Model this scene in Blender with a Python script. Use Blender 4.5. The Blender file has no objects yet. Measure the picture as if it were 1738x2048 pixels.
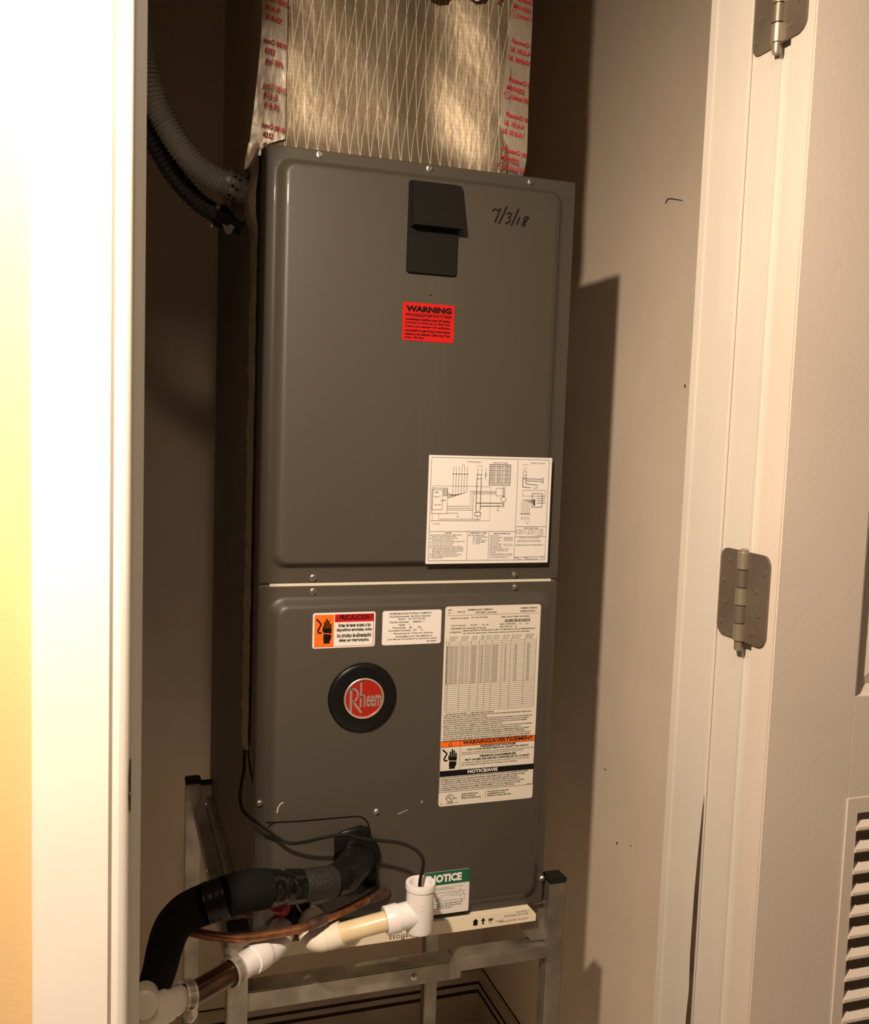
import bpy, bmesh, math, random
from mathutils import Vector, Matrix
random.seed(7)
SC = bpy.context.scene
COL = SC.collection
# ------------------------------------------------------------------ camera
def make_camera():
    yaw, pitch, roll, F = 0.3272, -0.0885, 0.0353, 1934.65
    f = Vector((math.sin(yaw)*math.cos(pitch), math.cos(yaw)*math.cos(pitch), math.sin(pitch)))
    r = Vector((math.cos(yaw), -math.sin(yaw), 0.0)); u = r.cross(f)
    c, s = math.cos(roll), math.sin(roll)
    r, u = c*r + s*u, c*u - s*r
    cd = bpy.data.cameras.new('camera'); co = bpy.data.objects.new('camera', cd); COL.objects.link(co)
    m = Matrix((r, u, -f)).transposed().to_4x4(); m.translation = Vector((-0.1934, -1.2968, 0.7278))
    co.matrix_world = m
    cd.sensor_fit = 'HORIZONTAL'; cd.sensor_width = 36.0; cd.lens = F/1738*36; cd.clip_start = 0.02
    SC.camera = co
make_camera()
# ------------------------------------------------------------------ light
W = bpy.data.worlds.new('world'); SC.world = W; W.use_nodes = True
W.node_tree.nodes['Background'].inputs[0].default_value = (1.0, 0.75, 0.5, 1)
W.node_tree.nodes['Background'].inputs[1].default_value = 0.012
def lamp(name, kind, loc, power, color, size, rot=None):
    l = bpy.data.lights.new(name, kind); l.energy = power; l.color = color
    if kind == 'SPOT': l.spot_size = math.pi; l.spot_blend = 1.0
    if kind == 'AREA': l.size = size
    else: l.shadow_soft_size = size
    o = bpy.data.objects.new(name, l); o.location = loc
    if rot: o.rotation_euler = rot
    COL.objects.link(o)
# wall fixture with a shade that opens downward, and the hall ceiling light
lamp('shaded_bulb', 'SPOT', (-0.36, -1.0, 1.29), 120, (1.0, 0.79, 0.60), 0.022, Vector((.31, .30, -.90)).to_track_quat('-Z', 'Y').to_euler())
lamp('ceiling_light', 'AREA', (-0.12, -1.20, 1.735), 5.5, (1.0, 0.79, 0.60), 0.22)
SC.view_settings.view_transform = 'Standard'
SC.view_settings.look = 'None'
SC.view_settings.exposure = 0.0
SC.view_settings.gamma = 1.0
SC.view_settings.use_curve_mapping = False
FLOOR = -0.745; CEIL = 1.75
# ------------------------------------------------------------------ materials
def mat(name, base, rough=0.5, metal=0.0, bump=0.0, bscale=60.0, var=0.0, vscale=6.0, stain=None, sscale=3.0, sth=0.62, spec=0.5, coat=0.0, trans=0.0, detail=3.0, ior=1.45, stretch=None):
    m = bpy.data.materials.new(name); m.use_nodes = True
    nt = m.node_tree; N = nt.nodes; L = nt.links; b = N['Principled BSDF']
    b.inputs['Roughness'].default_value = rough; b.inputs['Metallic'].default_value = metal
    b.inputs['Specular IOR Level'].default_value = spec; b.inputs['Coat Weight'].default_value = coat
    b.inputs['Transmission Weight'].default_value = trans; b.inputs['IOR'].default_value = ior
    base4 = (*base, 1); b.inputs['Base Color'].default_value = base4
    tc = N.new('ShaderNodeTexCoord'); vec = tc.outputs['Object']
    if stretch:
        mp = N.new('ShaderNodeMapping'); mp.inputs['Scale'].default_value = stretch; L.new(vec, mp.inputs[0]); vec = mp.outputs[0]
    def noise(s, d=3.0):
        n = N.new('ShaderNodeTexNoise'); n.inputs['Scale'].default_value = s; n.inputs['Detail'].default_value = d
        L.new(vec, n.inputs['Vector']); return n.outputs['Fac']
    col = None
    if var > 0:
        mx = N.new('ShaderNodeMix'); mx.data_type = 'RGBA'
        mx.inputs[6].default_value = (*[c*(1-var) for c in base], 1); mx.inputs[7].default_value = (*[min(1, c*(1+var)) for c in base], 1)
        mr = N.new('ShaderNodeMapRange'); mr.inputs[1].default_value = 0.3; mr.inputs[2].default_value = 0.7
        L.new(noise(vscale), mr.inputs[0]); L.new(mr.outputs[0], mx.inputs[0]); col = mx.outputs[2]
    if stain:
        mr = N.new('ShaderNodeMapRange'); mr.inputs[1].default_value = sth; mr.inputs[2].default_value = sth+0.12; mr.inputs[4].default_value = 0.8
        L.new(noise(sscale, 6.0), mr.inputs[0])
        mx = N.new('ShaderNodeMix'); mx.data_type = 'RGBA'; mx.inputs[6].default_value = base4; mx.inputs[7].default_value = (*stain, 1)
        if col: L.new(col, mx.inputs[6])
        L.new(mr.outputs[0], mx.inputs[0]); col = mx.outputs[2]
    if col: L.new(col, b.inputs['Base Color'])
    if bump > 0:
        bp = N.new('ShaderNodeBump'); bp.inputs['Strength'].default_value = bump; bp.inputs['Distance'].default_value = 0.002
        L.new(noise(bscale, detail), bp.inputs['Height']); L.new(bp.outputs[0], b.inputs['Normal'])
    return m
M = {}
M['wall'] = mat('closet wall paint', (.75, .64, .515), .6, bump=.12, bscale=220, var=.05, vscale=5, stain=(.52, .42, .33), sscale=7, sth=.73)
M['wall_yellow'] = mat('yellow hall wall paint', (.67, .465, .225), .6, bump=.1, bscale=200)
M['hall'] = mat('hall wall paint', (.12, .10, .08), .7)
M['floor'] = mat('floor tile', (.84, .79, .71), .5, var=.05, vscale=8)
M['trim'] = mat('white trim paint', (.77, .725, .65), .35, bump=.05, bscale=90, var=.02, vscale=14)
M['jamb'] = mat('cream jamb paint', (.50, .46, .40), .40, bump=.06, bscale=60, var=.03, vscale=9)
M['doorp'] = mat('grey white door paint', (.51, .44, .375), .40, bump=.08, bscale=240, var=.03, vscale=7, stain=(.42, .36, .31), sscale=9, sth=.7)
M['basep'] = mat('baseboard paint', (.55, .48, .40), .4, var=.1, vscale=9, stain=(.16, .10, .06), sscale=6, sth=.62)
M['dirt_shade'] = mat('brown grime and gap shade', (.05, .028, .015), .8, var=.4, vscale=40)  # grime colour, also the painted shade behind the louver slats
M['unit'] = mat('warm grey enamel', (.064, .056, .0435), .43, bump=.02, bscale=300, var=.03, vscale=5, spec=.40, coat=.12)
M['unit_side'] = mat('grey steel casing', (.16, .145, .13), .5, var=.08, vscale=8)
M['gasket'] = mat('cream gasket', (.62, .56, .46), .7)
M['black'] = mat('black plastic', (.010, .010, .008), .6, spec=.12)
M['blackm'] = mat('matt black plastic', (.012, .012, .010), .6, spec=.2)
M['rubber'] = mat('black sealing mastic', (.006, .006, .006), .30, bump=.6, bscale=55, spec=.2)
M['foam'] = mat('black insulation foam', (.007, .007, .006), .85, bump=.35, bscale=500, spec=.12)
M['foam2'] = mat('speckled insulation foam', (.020, .018, .017), .6, bump=.9, bscale=420, var=.6, vscale=450, spec=.35)
M['tapeb'] = mat('shiny black tape', (.004, .004, .004), .12, bump=.5, bscale=40, spec=.45)
M['screw'] = mat('zinc screw', (.62, .59, .54), .32, metal=1.0)
M['steel'] = mat('galvanised steel', (.40, .37, .32), .42, metal=.85, var=.25, vscale=22, bump=.12, bscale=120, stain=(.22, .17, .11), sscale=10, sth=.62)
M['nickel'] = mat('brushed nickel', (.15, .12, .09), .40, metal=.5, var=.15, vscale=14)
M['pin'] = mat('worn nickel', (.36, .31, .22), .35, metal=.7)
M['chrome'] = mat('stainless clamp', (.72, .68, .60), .30, metal=.6)
M['copper'] = mat('copper pipe', (.36, .165, .08), .42, metal=.85, var=.45, vscale=45, stain=(.10, .05, .025), sscale=26, sth=.52)
M['copperd'] = mat('scorched copper', (.12, .075, .06), .45, metal=.6, var=.5, vscale=70, bump=.6, bscale=150)
M['wirec'] = mat('pinkish wire', (.45, .22, .15), .4, metal=.5)
M['pvc'] = mat('white plastic', (.80, .77, .76), .30, var=.02, vscale=12)
M['pvcy'] = mat('ivory plastic', (.80, .74, .61), .32, var=.05, vscale=14)
M['cream'] = mat('amber stained pipe', (.74, .60, .36), .30, var=.12, vscale=16)
M['red'] = mat('red cap plastic', (.40, .018, .018), .35)
M['cond_grey'] = mat('grey ribbed conduit', (.30, .29, .26), .42, var=.06, vscale=30)
M['cond_black'] = mat('black ribbed conduit', (.030, .032, .033), .40, var=.2, vscale=30)
M['zinc'] = mat('grey die cast fitting', (.24, .23, .215), .45, metal=.4, var=.2, vscale=40)
M['card'] = mat('filter cardboard', (.76, .67, .52), .7, var=.06, vscale=12)
M['ink'] = mat('black ink', (.010, .009, .008), .7, spec=.05)
M['ink_grey'] = mat('grey ink', (.075, .066, .06), .7, spec=.1)
M['ink_red'] = mat('red ink', (.42, .030, .035), .6, spec=.15)
M['ink_white'] = mat('white ink', (.84, .80, .76), .5)
M['ink_blue'] = mat('faded grey ink', (.20, .18, .165), .7, spec=.1)
M['paper'] = mat('white sticker paper', (.72, .69, .65), .45, spec=.3)
M['paper_c'] = mat('aged sticker paper', (.66, .615, .525), .45, spec=.3)
M['p_red'] = mat('red sticker', (.50, .012, .011), .45, spec=.2)
M['p_orange'] = mat('orange ink', (.85, .15, .012), .45)
M['p_green'] = mat('green ink', (.010, .11, .062), .45)
M['badge_red'] = mat('red enamel', (.42, .022, .014), .28, metal=.25)
M['badge_silver'] = mat('silver rim', (.80, .72, .62), .28, metal=.8)
M['badge_black'] = mat('black badge', (.006, .006, .006), .32, spec=.3)
def glass_mat():
    m = mat('clear vinyl hose', (.93, .84, .70), .06, trans=1.0, ior=1.42); return m
M['vinyl'] = glass_mat()
M['water'] = mat('rusty water', (.105, .048, .020), .12, var=.3, vscale=30)
def foil_mat(name, scrim, base, rough):
    m = bpy.data.materials.new(name); m.use_nodes = True
    nt = m.node_tree; N = nt.nodes; L = nt.links; b = N['Principled BSDF']
    b.inputs['Metallic'].default_value = .75; b.inputs['Roughness'].default_value = rough; b.inputs['Base Color'].default_value = (*base, 1)
    tc = N.new('ShaderNodeTexCoord')
    n1 = N.new('ShaderNodeTexNoise'); n1.inputs['Scale'].default_value = 9; n1.inputs['Detail'].default_value = 4
    L.new(tc.outputs['Object'], n1.inputs['Vector'])
    n2 = N.new('ShaderNodeTexNoise'); n2.inputs['Scale'].default_value = 130; n2.inputs['Detail'].default_value = 2
    mp = N.new('ShaderNodeMapping'); mp.inputs['Scale'].default_value = (1.0, 1.0, .35)
    L.new(tc.outputs['Object'], mp.inputs[0]); L.new(mp.outputs[0], n2.inputs['Vector'])
    def mth(op, a, bb=None):
        q = N.new('ShaderNodeMath'); q.operation = op
        for i, v in ((0, a), (1, bb)):
            if v is None: continue
            if isinstance(v, (int, float)): q.inputs[i].default_value = v
            else: L.new(v, q.inputs[i])
        return q.outputs[0]
    h = mth('ADD', mth('MULTIPLY', n1.outputs['Fac'], 4.0), mth('MULTIPLY', n2.outputs['Fac'], .5))
    if scrim:
        sx = N.new('ShaderNodeSeparateXYZ'); L.new(tc.outputs['Object'], sx.inputs[0]); x, z = sx.outputs[0], sx.outputs[2]
        def line(kx, kz, p, w):
            t = mth('FRACT', mth('MULTIPLY', mth('ADD', mth('MULTIPLY', x, kx), mth('MULTIPLY', z, kz)), 1/p))
            d = mth('ABSOLUTE', mth('SUBTRACT', t, .5))
            return mth('GREATER_THAN', mth('MULTIPLY', d, -1.0), -w)
        l = mth('MAXIMUM', line(1, .045, .0145, .030), line(1, -.17, .0145, .030))
        l2 = line(0, 1, .0056, .12)
        h = mth('ADD', h, mth('MULTIPLY', l, .7)); h = mth('ADD', h, mth('MULTIPLY', l2, .22))
        mx = N.new('ShaderNodeMix'); mx.data_type = 'RGBA'; mx.inputs[6].default_value = (*base, 1); mx.inputs[7].default_value = (.86, .82, .74, 1)
        L.new(mth('MULTIPLY', l, .5), mx.inputs[0]); L.new(mx.outputs[2], b.inputs['Base Color'])
        L.new(mth('SUBTRACT', .85, mth('MULTIPLY', l, .6)), b.inputs['Metallic'])
    bp = N.new('ShaderNodeBump'); bp.inputs['Strength'].default_value = .55; bp.inputs['Distance'].default_value = .0022
    L.new(h, bp.inputs['Height']); L.new(bp.outputs[0], b.inputs['Normal'])
    return m
M['foil'] = foil_mat('reinforced foil facing', True, (.33, .265, .175), .46)
M['foil_tape'] = foil_mat('foil tape', False, (.64, .57, .46), .40)
# ------------------------------------------------------------------ mesh helpers
class MB:
    def __init__(s): s.v = []; s.f = []; s.m = []; s.k = 0
    def mi(s, k): s.k = k; return s
    def add(s, vs, fs):
        o = len(s.v); s.v += [tuple(v) for v in vs]
        for f in fs: s.f.append(tuple(i+o for i in f)); s.m.append(s.k)
        return s
    def box(s, x0, x1, y0, y1, z0, z1, bev=0.0, seg=2):
        bm = bmesh.new(); bmesh.ops.create_cube(bm, size=1)
        for v in bm.verts: v.co = Vector(((x0+x1)/2 + v.co.x*(x1-x0), (y0+y1)/2 + v.co.y*(y1-y0), (z0+z1)/2 + v.co.z*(z1-z0)))
        if bev > 0: bmesh.ops.bevel(bm, geom=bm.edges[:], offset=bev, segments=seg, affect='EDGES', clamp_overlap=True)
        return s.bm(bm)
    def bm(s, bm, mtx=None):
        bm.verts.ensure_lookup_table(); bm.verts.index_update()
        s.add([(mtx @ v.co) if mtx else v.co.copy() for v in bm.verts], [[v.index for v in f.verts] for f in bm.faces]); bm.free(); return s
    def tube(s, pts, rad, n=12, cap=True, sub=0, close=False):
        P = [Vector(p) for p in pts]
        if sub: P = spline(P, sub)
        rf = rad if callable(rad) else (lambda t: rad)
        T = []
        for i in range(len(P)):
            a = P[max(0, i-1)]; b = P[min(len(P)-1, i+1)]; T.append((b-a).normalized())
        nrm = T[0].orthogonal().normalized(); rings = []
        Ltot = sum((P[i+1]-P[i]).length for i in range(len(P)-1)); acc = 0
        for i in range(len(P)):
            if i: acc += (P[i]-P[i-1]).length
            nrm = (nrm - T[i]*nrm.dot(T[i])).normalized(); bi = T[i].cross(nrm)
            r = rf(acc/Ltot if Ltot else 0)
            rings.append([P[i] + (nrm*math.cos(a) + bi*math.sin(a))*r for a in [2*math.pi*k/n for k in range(n)]])
        vs = [v for r_ in rings for v in r_]; fs = []
        for i in range(len(rings)-1):
            for k in range(n):
                k2 = (k+1) % n; fs.append((i*n+k, i*n+k2, (i+1)*n+k2, (i+1)*n+k))
        if cap:
            fs.append(tuple(range(n))[::-1]); fs.append(tuple((len(rings)-1)*n+k for k in range(n)))
        return s.add(vs, fs)
    def lathe(s, prof, origin, axis, n=32, cap=True):
        # prof: (radius, height along axis)
        a = Vector(axis).normalized(); e1 = a.orthogonal().normalized(); e2 = a.cross(e1); o = Vector(origin)
        vs = []; fs = []
        for r, h in prof:
            for k in range(n):
                t = 2*math.pi*k/n; vs.append(o + a*h + (e1*math.cos(t)+e2*math.sin(t))*r)
        for i in range(len(prof)-1):
            for k in range(n):
                k2 = (k+1) % n; fs.append((i*n+k, i*n+k2, (i+1)*n+k2, (i+1)*n+k))
        if cap:
            fs.append(tuple(range(n))[::-1]); fs.append(tuple((len(prof)-1)*n+k for k in range(n)))
        return s.add(vs, fs)
    def prism(s, poly, a, b, plane='xz'):
        # poly in plane coords, extruded from a to b on the third axis
        def P(p, t):
            if plane == 'xz': return (p[0], t, p[1])
            if plane == 'xy': return (p[0], p[1], t)
            return (t, p[0], p[1])
        n = len(poly); vs = [P(p, a) for p in poly] + [P(p, b) for p in poly]
        fs = [tuple(range(n)), tuple(range(n, 2*n))[::-1]] + [((i+1) % n, i, n+i, n+(i+1) % n) for i in range(n)]
        return s.add(vs, fs)
    def flat(s, poly, y):  # a flat printed polygon in the XZ plane facing -Y
        return s.add([(p[0], y, p[1]) for p in poly], [tuple(range(len(poly)))])
    def rect(s, x0, x1, z0, z1, y): return s.flat([(x0, z0), (x1, z0), (x1, z1), (x0, z1)], y)
    def stroke(s, pts, w, y):
        P = [Vector((p[0], p[1])) for p in pts]; L_ = []; R_ = []
        for i in range(len(P)):
            d = (P[min(i+1, len(P)-1)] - P[max(i-1, 0)]).normalized(); nn = Vector((-d.y, d.x))*w/2
            L_.append(P[i]+nn); R_.append(P[i]-nn)
        vs = [(p.x, y, p.y) for p in L_] + [(p.x, y, p.y) for p in R_]; n = len(P)
        return s.add(vs, [(n+i, n+i+1, i+1, i) for i in range(n-1)])
    def build(s, name, mats, parent=None, smooth=False, auto=None, label=None, kind=None):
        me = bpy.data.meshes.new(name)
        off = Vector(parent_loc(parent))
        me.from_pydata([(v[0]-off.x, v[1]-off.y, v[2]-off.z) for v in s.v], [], s.f)
        if not isinstance(mats, (list, tuple)): mats = [mats]
        for m in mats: me.materials.append(M[m])
        me.polygons.foreach_set('material_index', s.m)
        bm = bmesh.new(); bm.from_mesh(me)
        if len(s.f) and not all(len(f) == 0 for f in s.f) and auto != 'flat':
            bmesh.ops.recalc_face_normals(bm, faces=bm.faces[:])
        bm.to_mesh(me); bm.free()
        if smooth:
            me.polygons.foreach_set('use_smooth', [True]*len(me.polygons))
            me.set_sharp_from_angle(angle=math.radians(auto if isinstance(auto, (int, float)) else 40))
        me.update()
        o = bpy.data.objects.new(name, me); COL.objects.link(o)
        if parent: o.parent = parent
        if label: o['label'] = label
        if kind: o['kind'] = kind
        return o
def parent_loc(p):
    l = Vector((0, 0, 0))
    while p: l = l + p.location; p = p.parent
    return l
def spline(P, sub):
    out = []
    for i in range(len(P)-1):
        p0 = P[max(i-1, 0)]; p1 = P[i]; p2 = P[i+1]; p3 = P[min(i+2, len(P)-1)]
        for k in range(sub):
            t = k/sub
            out.append(.5*((2*p1) + (p2-p0)*t + (2*p0-5*p1+4*p2-p3)*t*t + (3*p1-p0-3*p2+p3)*t*t*t))
    out.append(P[-1]); return out
def thing(name, loc, label, cat, group=None):
    o = bpy.data.objects.new(name, None); o.location = loc; o.empty_display_size = .05; COL.objects.link(o)
    return tag(o, label, cat, group)
def tag(o, label, cat, group=None):
    o['label'] = label; o['category'] = cat
    if group: o['group'] = group
    return o
def struct(name, mb, mats, **k):
    o = mb.build(name, mats, **k); o['kind'] = 'structure'; return o
def rrect(x0, x1, z0, z1, r, n=5):
    out = []
    for cx, cz, a0 in ((x0+r, z0+r, 180), (x1-r, z0+r, 270), (x1-r, z1-r, 0), (x0+r, z1-r, 90)):
        for k in range(n+1):
            a = math.radians(a0 + 90*k/n); out.append((cx+r*math.cos(a), cz+r*math.sin(a)))
    return out
def loops(mb, L_):
    # L_: list of (loop2d, y) in XZ, bridged in order, last filled
    n = len(L_[0][0]); vs = [(p[0], y, p[1]) for lp, y in L_ for p in lp]; fs = []
    for i in range(len(L_)-1):
        for k in range(n):
            k2 = (k+1) % n; fs.append((i*n+k, i*n+k2, (i+1)*n+k2, (i+1)*n+k))
    fs.append(tuple((len(L_)-1)*n+k for k in range(n)))
    return mb.add(vs, fs)
# ---- lettering: real glyph outlines turned to flat mesh
_cache = {}
def glyphs(s, bold=0.0):
    k = (s, bold)
    if k not in _cache:
        c = bpy.data.curves.new('t', 'FONT'); c.body = s; c.resolution_u = 2; c.offset = bold; c.fill_mode = 'FRONT'
        o = bpy.data.objects.new('t', c); COL.objects.link(o)
        dg = bpy.context.evaluated_depsgraph_get(); me = bpy.data.meshes.new_from_object(o.evaluated_get(dg))
        V = [(v.co.x, v.co.y) for v in me.vertices]; Fc = [tuple(p.vertices) for p in me.polygons]
        bpy.data.objects.remove(o); bpy.data.curves.remove(c); bpy.data.meshes.remove(me)
        _cache[k] = (V, Fc)
    return _cache[k]
def text(mb, s, x, z, y, h=None, w=None, align='l', bold=0.0, rot=0.0, flip=False, xmax=None, xmin=None):
    """glyphs whose box is w wide and h high; x is the left, middle or right; z the base"""
    V, Fc = glyphs(s, bold)
    if not V: return
    x0 = min(v[0] for v in V); x1 = max(v[0] for v in V); z0 = min(v[1] for v in V); z1 = max(v[1] for v in V)
    sy = h/(z1-z0) if h else None
    sx = w/(x1-x0) if w else sy
    if sy is None: sy = sx
    ww = (x1-x0)*sx; ox = {'l': 0, 'c': -ww/2, 'r': -ww}[align]
    cr, sr = math.cos(rot), math.sin(rot); out = []
    for v in V:
        a = (v[0]-x0)*sx + ox; b = (v[1]-z0)*sy
        if flip: a, b = -a, -b
        px = x + a*cr - b*sr
        if xmax is not None: px = min(px, xmax)      # print runs over the fold
        if xmin is not None: px = max(px, xmin)
        out.append((px, y, z + a*sr + b*cr))
    mb.add(out, Fc)
def para(mb, lines, x0, x1, ztop, dz, y, h=None, bold=0.0):
    for i, l in enumerate(lines):
        fr = 1.0
        if isinstance(l, tuple): l, fr = l
        if l: text(mb, l, x0, ztop - dz*(i+1) + dz*.25, y, h=h or dz*.62, w=(x1-x0)*fr, bold=bold)

# ================================================================== the room
HY = -0.497            # hall face of the front wall
def room():
    b = MB(); b.box(-1.6, 2.3, -2.7, 1.0, FLOOR-.05, FLOOR); struct('floor', b, 'floor')
    b = MB(); b.box(-1.6, 2.3, -2.7, 1.0, CEIL, CEIL+.05); struct('ceiling', b, 'hall')
    b = MB(); b.box(-.26, .74, .84, .89, FLOOR, CEIL); struct('wall_back', b, 'wall')
    b = MB(); b.box(.70, .75, -.39, .84, FLOOR, CEIL); struct('wall_right', b, 'wall')
    b = MB(); b.box(-.27, -.22, -.39, .84, FLOOR, CEIL); struct('wall_left', b, 'wall')
    b = MB()
    for x0, x1, z0, z1 in ((-1.6, -.187, FLOOR, CEIL), (.4225, 2.3, FLOOR, CEIL), (-.187, .4225, 1.44, CEIL)):
        b.mi(0).box(x0, x1, HY, -.444, z0, z1); b.mi(1).box(x0, x1, -.444, -.39, z0, z1)
    struct('wall_front', b, ['wall_yellow', 'wall'])
    b = MB(); b.box(-1.6, 2.3, -2.75, -2.7, FLOOR, CEIL); struct('wall_hall_rear', b, 'hall')
    b = MB(); b.box(-1.65, -1.6, -2.7, -.39, FLOOR, CEIL); struct('wall_hall_left', b, 'hall')
    b = MB(); b.box(2.3, 2.35, -2.7, -.39, FLOOR, CEIL); struct('wall_hall_right', b, 'hall')
    # door casing on the left: flat board, groove, rounded inner bead
    prof = [(-.2481, HY), (-.2481, -.5118), (-.2470, -.513), (-.1917, -.513), (-.1914, -.5055), (-.1892, -.5055), (-.1888, -.513), (-.1840, -.5136), (-.1805, -.5122), (-.1775, -.5092), (-.1757, -.5050), (-.1749, -.5010), (-.1748, HY)]
    b = MB(); b.prism(prof, FLOOR, 1.50, 'xy'); t1 = struct('trim_1', b, 'trim', smooth=True, auto=25)
    b = MB(); rnd = random.Random(3); pts = []
    for i in range(12):
        z = .4525-.044*i/11; w = .0022*math.sin(math.pi*(i+.4)/11.8)*(.6+.6*rnd.random()); pts.append((z, w))
    vs = [(-.1748-w*.85, -.5052-w*2.0, z) for z, w in pts] + [(-.1744, -.4995+w*.5, z) for z, w in pts]
    b.add(vs, [(i, i+1, 13+i, 12+i) for i in range(11)]); b.build('paint_chip', 'dirt_shade', t1, label='dark chipped spot in the white paint')
    b = MB(); b.box(-.187, -.1745, HY, -.39, FLOOR, 1.44, .0008); b.box(-.1750, -.1650, -.455, -.425, FLOOR, 1.44, .001); struct('trim_2', b, 'trim', smooth=True, auto=30)
    # hinge side jamb with its stop
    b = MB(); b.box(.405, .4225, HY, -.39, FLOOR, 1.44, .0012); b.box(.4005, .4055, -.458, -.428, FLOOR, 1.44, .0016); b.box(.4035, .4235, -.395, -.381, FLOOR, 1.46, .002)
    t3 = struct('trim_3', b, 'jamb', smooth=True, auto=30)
    b = MB(); vs = []; n = 30
    for i in range(n):
        z = .352-(.352-(FLOOR+.05))*i/(n-1)
        w = (.0040+.0040*rnd.random())*min(1, i/3) * (1.0 if i < 11 else .7)
        if i in (14, 15): w = .0005
        vs += [(.4002, -.4586, z), (.4002, -.4586+.0004+w, z+.002*rnd.random())]
    b.add(vs, [(2*i, 2*i+1, 2*i+3, 2*i+2) for i in range(n-1)]); b.build('caulk_gap', 'dirt_shade', t3, label='dark ragged gap along the stop')
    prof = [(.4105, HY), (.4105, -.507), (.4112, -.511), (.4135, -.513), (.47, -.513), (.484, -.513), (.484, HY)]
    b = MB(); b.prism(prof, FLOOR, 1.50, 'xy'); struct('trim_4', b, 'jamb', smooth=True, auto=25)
    b = MB(); b.box(-.187, .4225, HY, -.39, 1.44, 1.458); b.box(-.1745, .405, -.46, -.43, 1.429, 1.44); struct('trim_5', b, 'jamb')
    b = MB(); b.box(-.2481, .484, -.513, HY, 1.4585, 1.53, .002); struct('trim_6', b, 'trim')
    # baseboards: cap bead and two dirty grooves
    def base(name, P):
        zz = [(.0, .015), (.074, .015), (.0765, .0115), (.0815, .0115), (.083, .0145), (.096, .0145), (.0975, .0115), (.1025, .0115), (.104, .014), (.116, .012), (.123, .008), (.127, .0025), (.1300, 0)]
        b = MB(); n = len(zz)
        for a in (0, 1):
            pass
        vs = [P(0, d, FLOOR+z) for z, d in zz] + [P(1, d, FLOOR+z) for z, d in zz]
        for i in range(n-1):
            b.mi(1 if i in (1, 2, 3, 5, 6, 7, 11) else 0)
            b.f.append((i, i+1, n+i+1, n+i)); b.m.append(b.k)
        b.v = vs
        return struct(name, b, ['basep', 'dirt_shade'])
    base('baseboard_back', lambda t, d, z: (-.22+.92*t, .84-d, z))
    base('baseboard_right', lambda t, d, z: (.70-d, -.38+1.22*t, z))
    base('baseboard_left', lambda t, d, z: (-.22+d, -.39+1.23*t, z))
    # scuffs on the closet wall
    b = MB()
    for p in ([(0.6995, 0.1758, 1.1173), (0.6995, 0.1697, 1.1245), (0.6995, 0.156, 1.1222), (0.6995, 0.122, 1.1119), (0.6995, 0.1219, 1.1105), (0.6995, 0.1558, 1.1202), (0.6995, 0.1667, 1.122), (0.6995, 0.1725, 1.1164)], [(0.6995, 0.0866, 0.81), (0.6995, 0.0823, 0.8099), (0.6995, 0.0817, 0.8039), (0.6995, 0.0848, 0.8047)], [(0.6995, 0.2826, 0.094), (0.6995, 0.2764, 0.095), (0.6995, 0.2718, 0.0934), (0.6995, 0.2792, 0.0921)], [(0.6995, 0.1748, -0.0095), (0.6995, 0.1715, -0.0081), (0.6995, 0.1712, -0.0104), (0.6995, 0.1745, -0.0118)], [(0.6995, 0.2235, -0.0245), (0.6995, 0.2188, -0.0231), (0.6995, 0.2183, -0.0278), (0.6995, 0.223, -0.0289)]):
        b.add(p, [tuple(range(len(p)))])
    wr = bpy.data.objects['wall_right']; b.build('scuff_marks', 'dirt_shade', wr)
room()
# ------------------------------------------------------------------ open door, folded back on the hall wall
def door():
    x0, x1, yf, yb, z0, z1 = .404, .980, -.548, -.514, FLOOR+.012, 1.425
    pz0, pz1, lz0, lz1 = .4775, 1.26, -.50, .3585
    px0, px1 = .5055, .8785; lx0, lx1 = .5165, .8675
    b = MB()
    b.box(x0, px0, yf, yb, z0, z1, .0015); b.box(px1, x1, yf, yb, z0, z1, .0015)
    for a, c in ((z0, lz0-.013), (lz1+.014, pz0), (pz1, z1)): b.box(px0-.001, px1+.001, yf, yb, a, c, .0004)
    d = struct('door_1', b, 'doorp', smooth=True, auto=30)
    b = MB(); loops(b, [(rrect(px0, px1, pz0, pz1, .0003, 1), yf+.0005), (rrect(px0+.0005, px1-.0005, pz0+.0005, pz1-.0005, .0003, 1), yf+.006), (rrect(px0+.009, px1-.009, pz0+.009, pz1-.009, .0003, 1), yf+.011), (rrect(px0+.03, px1-.03, pz0+.03, pz1-.03, .0003, 1), yf+.006)])
    b.build('panel', 'doorp', d)
    b = MB()
    o = rrect(px0-.0015, px1+.0015, lz0-.0145, lz1+.0155, .0005, 1); i_ = rrect(lx0, lx1, lz0, lz1, .0005, 1)
    vs = [(p[0], y, p[1]) for lp, y in ((o, yf), (o, yf-.0018), (i_, yf-.0018), (i_, yf+.03)) for p in lp]; n = len(o)
    b.add(vs, [(k*n+j, k*n+(j+1) % n, (k+1)*n+(j+1) % n, (k+1)*n+j) for k in range(3) for j in range(n)])
    b.build('louver_frame', 'doorp', d)
    b = MB(); b.prism([(-.533, -.0035), (-.5505, -.0165), (-.5515, -.0150), (-.5512, -.0125), (-.534, .0005), (-.533, .0)], lx0, lx1, 'yz')
    s0 = b.build('louver_slat', 'doorp', d)
    z = lz1-.002
    s0.location.z = z; k = 1
    while z-.0226*k > lz0+.01:
        s = s0.copy(); COL.objects.link(s); s.parent = d; s.location.z = z-.0226*k; k += 1
    b = MB(); b.box(lx0, lx1, -.5165, -.5145, lz0, lz1); b.build('louver_gap_shade', 'dirt_shade', d)  # dark sheet standing in for the shade between the slats
    return d
door()
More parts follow.
